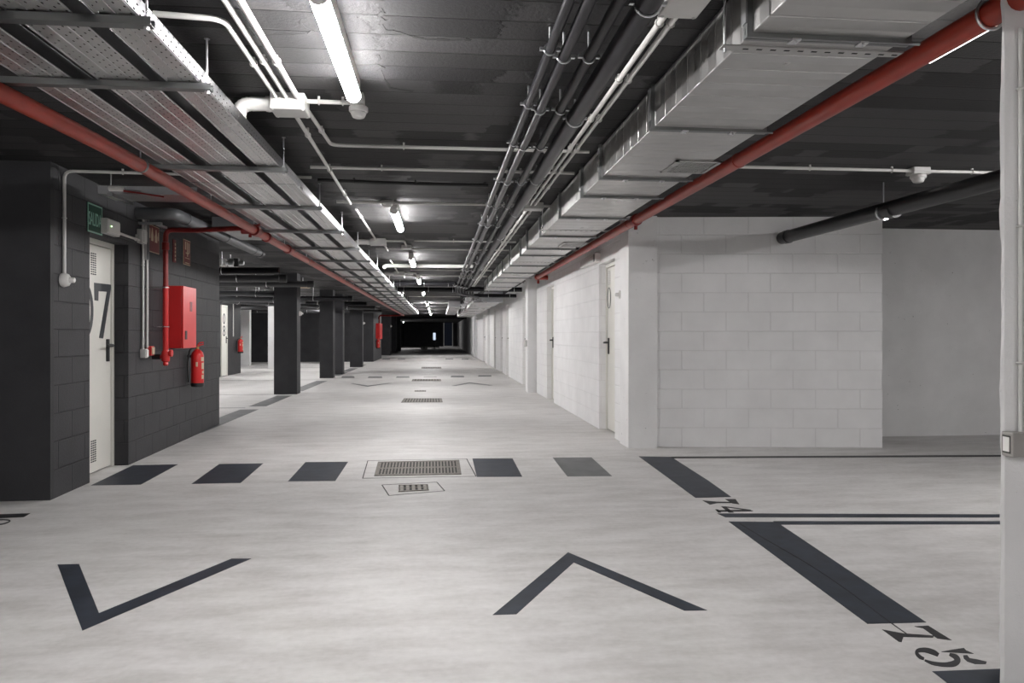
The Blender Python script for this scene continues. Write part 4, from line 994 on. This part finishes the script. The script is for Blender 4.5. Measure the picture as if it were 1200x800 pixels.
# ------------------------------------------------------------------ pipes over the left bays
rr = random.Random(11)
lp_list = [  # (x0, d0, x1, d1, z, radius, material)
    (-9, 10.6, -2.3, 10.6, 2.10, .05, M_BPIPE), (-9, 12.2, -2.55, 12.2, 2.11, .06, M_GPIPE), (-9, 13.2, -2.3, 13.4, 2.10, .055, M_GPIPE),
    (-8, 11.2, -3.0, 15.0, 1.98, .05, M_LPIPE), (-8.5, 14.0, -3.2, 17.6, 1.98, .055, M_LPIPE), (-10, 16, -3.1, 16.2, 2.10, .05, M_GPIPE),
    (-10, 18.6, -2.2, 18.6, 2.10, .06, M_BPIPE), (-6.3, 9.8, -6.3, 11.4, 2.25, .05, M_LPIPE), (-5.2, 17.5, -3.2, 21.4, 1.98, .05, M_LPIPE),
    (-10, 22.6, -2.2, 22.6, 2.13, .07, M_BPIPE), (-10, 25.6, -2.2, 25.6, 2.12, .07, M_GPIPE), (-4.1, 10, -4.1, 30, 2.28, .045, M_GPIPE),
    (-6.6, 23, -6.4, 30.5, 2.28, .05, M_LPIPE), (-10, 28.6, -2.2, 28.6, 2.1, .06, M_GPIPE)]
for i, (x0, d0, x1, d1, z, rad, m) in enumerate(lp_list):
    a = Vector((x0, depthY(d0, x0), z)); b = Vector((x1, depthY(d1, x1), z)); tone = {M_BPIPE: 'black', M_GPIPE: 'dark grey', M_LPIPE: 'mid grey'}[m]
    r = thing('overhead_pipe', (a+b)/2, '%s pipe under the ceiling of the left bays, %s from the camera' % (tone, ORD[i]), 'pipe', 'pipes over the left bays')
    MB().tube([a, b], rad, 12).build('pipe', m, r, 40)
    n = 4
    for k in range(n):
        p = a.lerp(b, (k+.5)/n); t = (b-a).normalized(); ax = 'x' if abs(t.x) > abs(t.y) else 'y'
        o = MB().ring(p, ax, rad+.004, .006, 14, 4).build('pipe_clamp', M_SHINY, r, 40); MB().tube([(p.x, p.y, p.z+rad), (p.x, p.y, CEIL-.001)], .006, 6).build('clamp_rod', M_SHINY, o)
    if i in (1, 2, 6): 
        e_ = b+Vector((.0, 0, 0)); MB().lathe([(rad*1.02, -.1), (rad*1.18, -.09), (rad*1.18, .02), (rad*.9, .025)], e_, 'x', 12).build('end_cap', m, r, 40)
r = thing('pump_unit', (-3.9, 12.6, 2.1), 'small white and steel valve unit under the ceiling just past the dark wall', 'valve unit')
c = P(270, 308, 11.0); MB().bevbox(c.x-.16, c.x-.06, c.y-.06, c.y+.06, c.z-.05, c.z+.06, .01).build('motor', M_WPLAS, r); MB().lathe([(.05, -.05), (.06, -.04), (.06, .04), (.05, .05)], (c.x+.02, c.y, c.z), 'x', 14).tube([(c.x-.06, c.y, c.z), (c.x+.2, c.y, c.z)], .03, 10).build('valve_body', M_SHINY, r, 40); MB().bevbox(c.x+.06, c.x+.13, c.y-.05, c.y+.05, c.z-.06, c.z+.07, .008).build('bracket', M_GPIPE, r); MB().tube([(c.x, c.y, c.z+.05), (c.x, c.y, CEIL)], .006, 6).build('hanger_rod', M_SHINY, r)
for i, (px, py, d) in enumerate(((355, 335, 15.4), (412, 334, 20), (441, 358, 31))):
    c = P(px, py, d); r = thing('emergency_light', c, 'small pale floodlight hung under the left ceiling, %s from the camera' % ORD[i], 'emergency light', 'pale lamps under the left ceiling')
    MB().bevbox(c.x-.16, c.x+.16, c.y-.05, c.y+.05, c.z-.05, c.z+.05, .03).build('body', M_CREAM if i < 2 else M_WPLAS, r, 40); MB().tube([(c.x, c.y, c.z+.05), (c.x, c.y, CEIL)], .008, 6).build('hanger_rod', M_SHINY, r)

# ------------------------------------------------------------------ right wall and right bay fittings
u, z = hit(730, 345, MRt)
r = thing('wall_push_button', MRt @ Vector((u, 0, z-.06)), 'round white push button unit on the white wall near the corner pilaster', 'push button')
MB(MRt).lathe([(.050, 0), (.052, -.012), (.044, -.040), (.030, -.050)][::-1], (u, 0, z), 'y', 18).build('body', M_WPLAS, r, 40); MB(MRt).lathe([(.016, -.085), (.020, -.08), (.020, -.045)], (u, 0, z), 'y', 14).build('button', M_BOX, r, 40)
conduit([MRt @ Vector((u, -.016, z+.05)), MRt @ Vector((u, -.016, 2.36))], .0125, 'grey conduit down the right white wall to the push button', M_CGREY, step=.35)
u0, z0 = hit(698.5, 301, MRt, -.06); u1, _ = hit(679, 303, MRt, -.06)
r = thing('emergency_light', MRt @ Vector(((u0+u1)/2, 0, z0-.08)), 'long white emergency light on the right wall above the first door', 'emergency light')
ua, ub_ = min(u0, u1), max(u0, u1); MB(MRt).bevbox(ua+.1, ub_, -.07, 0, z0-.06, z0+.05, .008).build('body', M_WPLAS, r); MB(MRt).bevbox(ub_-.10, ub_-.04, -.075, -.068, z0-.05, z0+.04, .004).build('bracket', M_LPIPE, r); MB(MRt).bevbox(ua+.14, ub_-.14, -.076, -.069, z0-.05, z0+.03, .004).build('diffuser', M_BOX, r)
c = fl(618.5, 460); r = thing('light_switch', (c.x, c.y, 1.0), 'small grey switch box on the white pilaster in the right wall', 'switch')
MB().bevbox(c.x-.05, c.x, c.y+.10, c.y+.20, .92, 1.06, .005).build('body', M_BOX, r); MB().bevbox(c.x-.058, c.x-.05, c.y+.12, c.y+.18, .95, 1.03, .003).build('rocker', M_WPLAS, r)
# box and conduits on the near column
s0 = P(1174, 519, zc); n_col = (c1-c0).normalized()
MCn = frame(c0, c1)
ux, zx = hit(1174.5, 519, MCn, -.006)
r = thing('light_switch', MCn @ Vector((ux+.04, 0, zx-.04)), 'grey switch box on the near white column at the right edge', 'switch')
MB(MCn).bevbox(ux, ux+.085, -.052, .0, zx-.037, zx+.037, .004).build('body', M_SWGREY, r)
MB(MCn).box(ux-.0012, ux+.0, -.044, -.008, zx-.027, zx+.027).build('side_frame', M_SEAM, r); MB(MCn).box(ux-.0026, ux-.0010, -.040, -.012, zx-.022, zx+.022).build('side_plate', M_WPLAS, r)
conduit([MCn @ Vector((ux+.050, -.016, zx+.037)), MCn @ Vector((ux+.050, -.016, 2.10))], .007, 'thin grey conduit up the near white column, left of two', M_BOX, step=.42)
conduit([MCn @ Vector((ux+.066, -.018, zx+.037)), MCn @ Vector((ux+.066, -.018, 2.10))], .0085, 'thin white conduit up the near white column, right of two', step=.42)
# right bay ceiling: conduit, detector, big drain pipe
y = depthY(5.2, 3); cc = hz(1076, 201, CEIL-.03)
conduit([(1.72, cc.y, ZC), (4.6, cc.y-.02, ZC)], .0115, 'white conduit across the ceiling of the right bay', step=.62)
box_('junction_box', (cc.x, cc.y, CEIL-.004), .13, .10, .05, 'square grey box on the conduit in the right bay', 'junction box', group='junction boxes')
detector((cc.x, cc.y, CEIL-.054), .055, 'round detector under the square grey box in the right bay', M_BOX)
a = P(918, 277.5, 7.42); b = P(1172, 212, 4.62); dv = (b-a); b2 = a+dv*1.9; a.z = 2.155; b2.z = 2.150
r = thing('drain_pipe', (a+b2)/2, 'thick dark grey drain pipe crossing the right bay from the white block wall', 'pipe')
MB().tube([a-dv*.01, b2], .062, 18).build('pipe', M_GPIPE, r, 40)
t = dv.normalized()
for f_, rr_ in ((.03, .068), (.62, .066)): p = a.lerp(a+dv, f_); MB().tube([p-t*.035, p+t*.035], rr_, 18).build('collar', M_GPIPE, r, 40)
pc = a.lerp(a+dv, .58); o = MB().tube([pc-t*.012, pc+t*.012], .067, 18).build('pipe_clamp', M_SHINY, r, 40); MB().tube([pc+Vector((0, 0, .06)), (pc.x, pc.y, CEIL)], .005, 8).build('clamp_rod', M_SHINY, o)

# ------------------------------------------------------------------ far end
r = thing('far_gate', (.6, 60, 0), 'tall dark blue panel with a pale frame at the far end of the corridor', 'gate')
a, b = P(520.5, 402, 66.3), P(530, 402, 66.3); MB().box(a.x, b.x, a.y, a.y+.06, 0, 2.3).build('panel', M_BLUEW, r)
mb = MB(); mb.box(a.x-.06, a.x, a.y-.03, a.y+.06, 0, 2.3); mb.box(b.x, b.x+.06, b.y-.03, b.y+.06, 0, 2.3); mb.box(a.x, b.x, a.y-.03, a.y+.06, .10, .18); mb.build('frame', M_WPLAS, r)
a, b = P(541, 402, 70), P(556, 402, 70); r = thing('roller_shutter', ((a.x+b.x)/2, a.y, 0), 'grey shutter at the far right end of the corridor', 'shutter')
MB().box(a.x, min(b.x, XR-.02), a.y, a.y+.08, 0, 1.9).build('curtain', M_LPIPE, r); MB().box(a.x-.08, a.x, a.y-.04, a.y+.08, 0, 2.0).build('guide_rail', M_BLACK, r)
a = P(509, 396, 60); r = thing('lit_screen', (a.x, a.y, .55), 'small bluish lit screen on a stand at the far end', 'screen')
MB().bevbox(a.x-.10, a.x+.10, a.y, a.y+.05, .75, 1.35, .03).build('screen', M_BLUE, r); MB().tube([(a.x, a.y+.03, 0), (a.x, a.y+.03, .78)], .03, 10).build('post', M_BLACK, r); MB().lathe([(.25, 0), (.25, .03), (.05, .05)], (a.x, a.y+.03, 0), 'z', 14).build('base', M_BLACK, r, 40)
a = P(497, 404, 58); r = thing('concrete_block', (a.x, a.y, 0), 'small grey concrete block on the floor at the far end', 'block')
MB().bevbox(a.x-.25, a.x+.25, a.y, a.y+.3, 0, .26, .02).build('body', M_WPLAIN, r); MB().box(a.x-.03, a.x+.03, a.y-.012, a.y, .06, .2).build('handle_slot', M_SEAM, r)
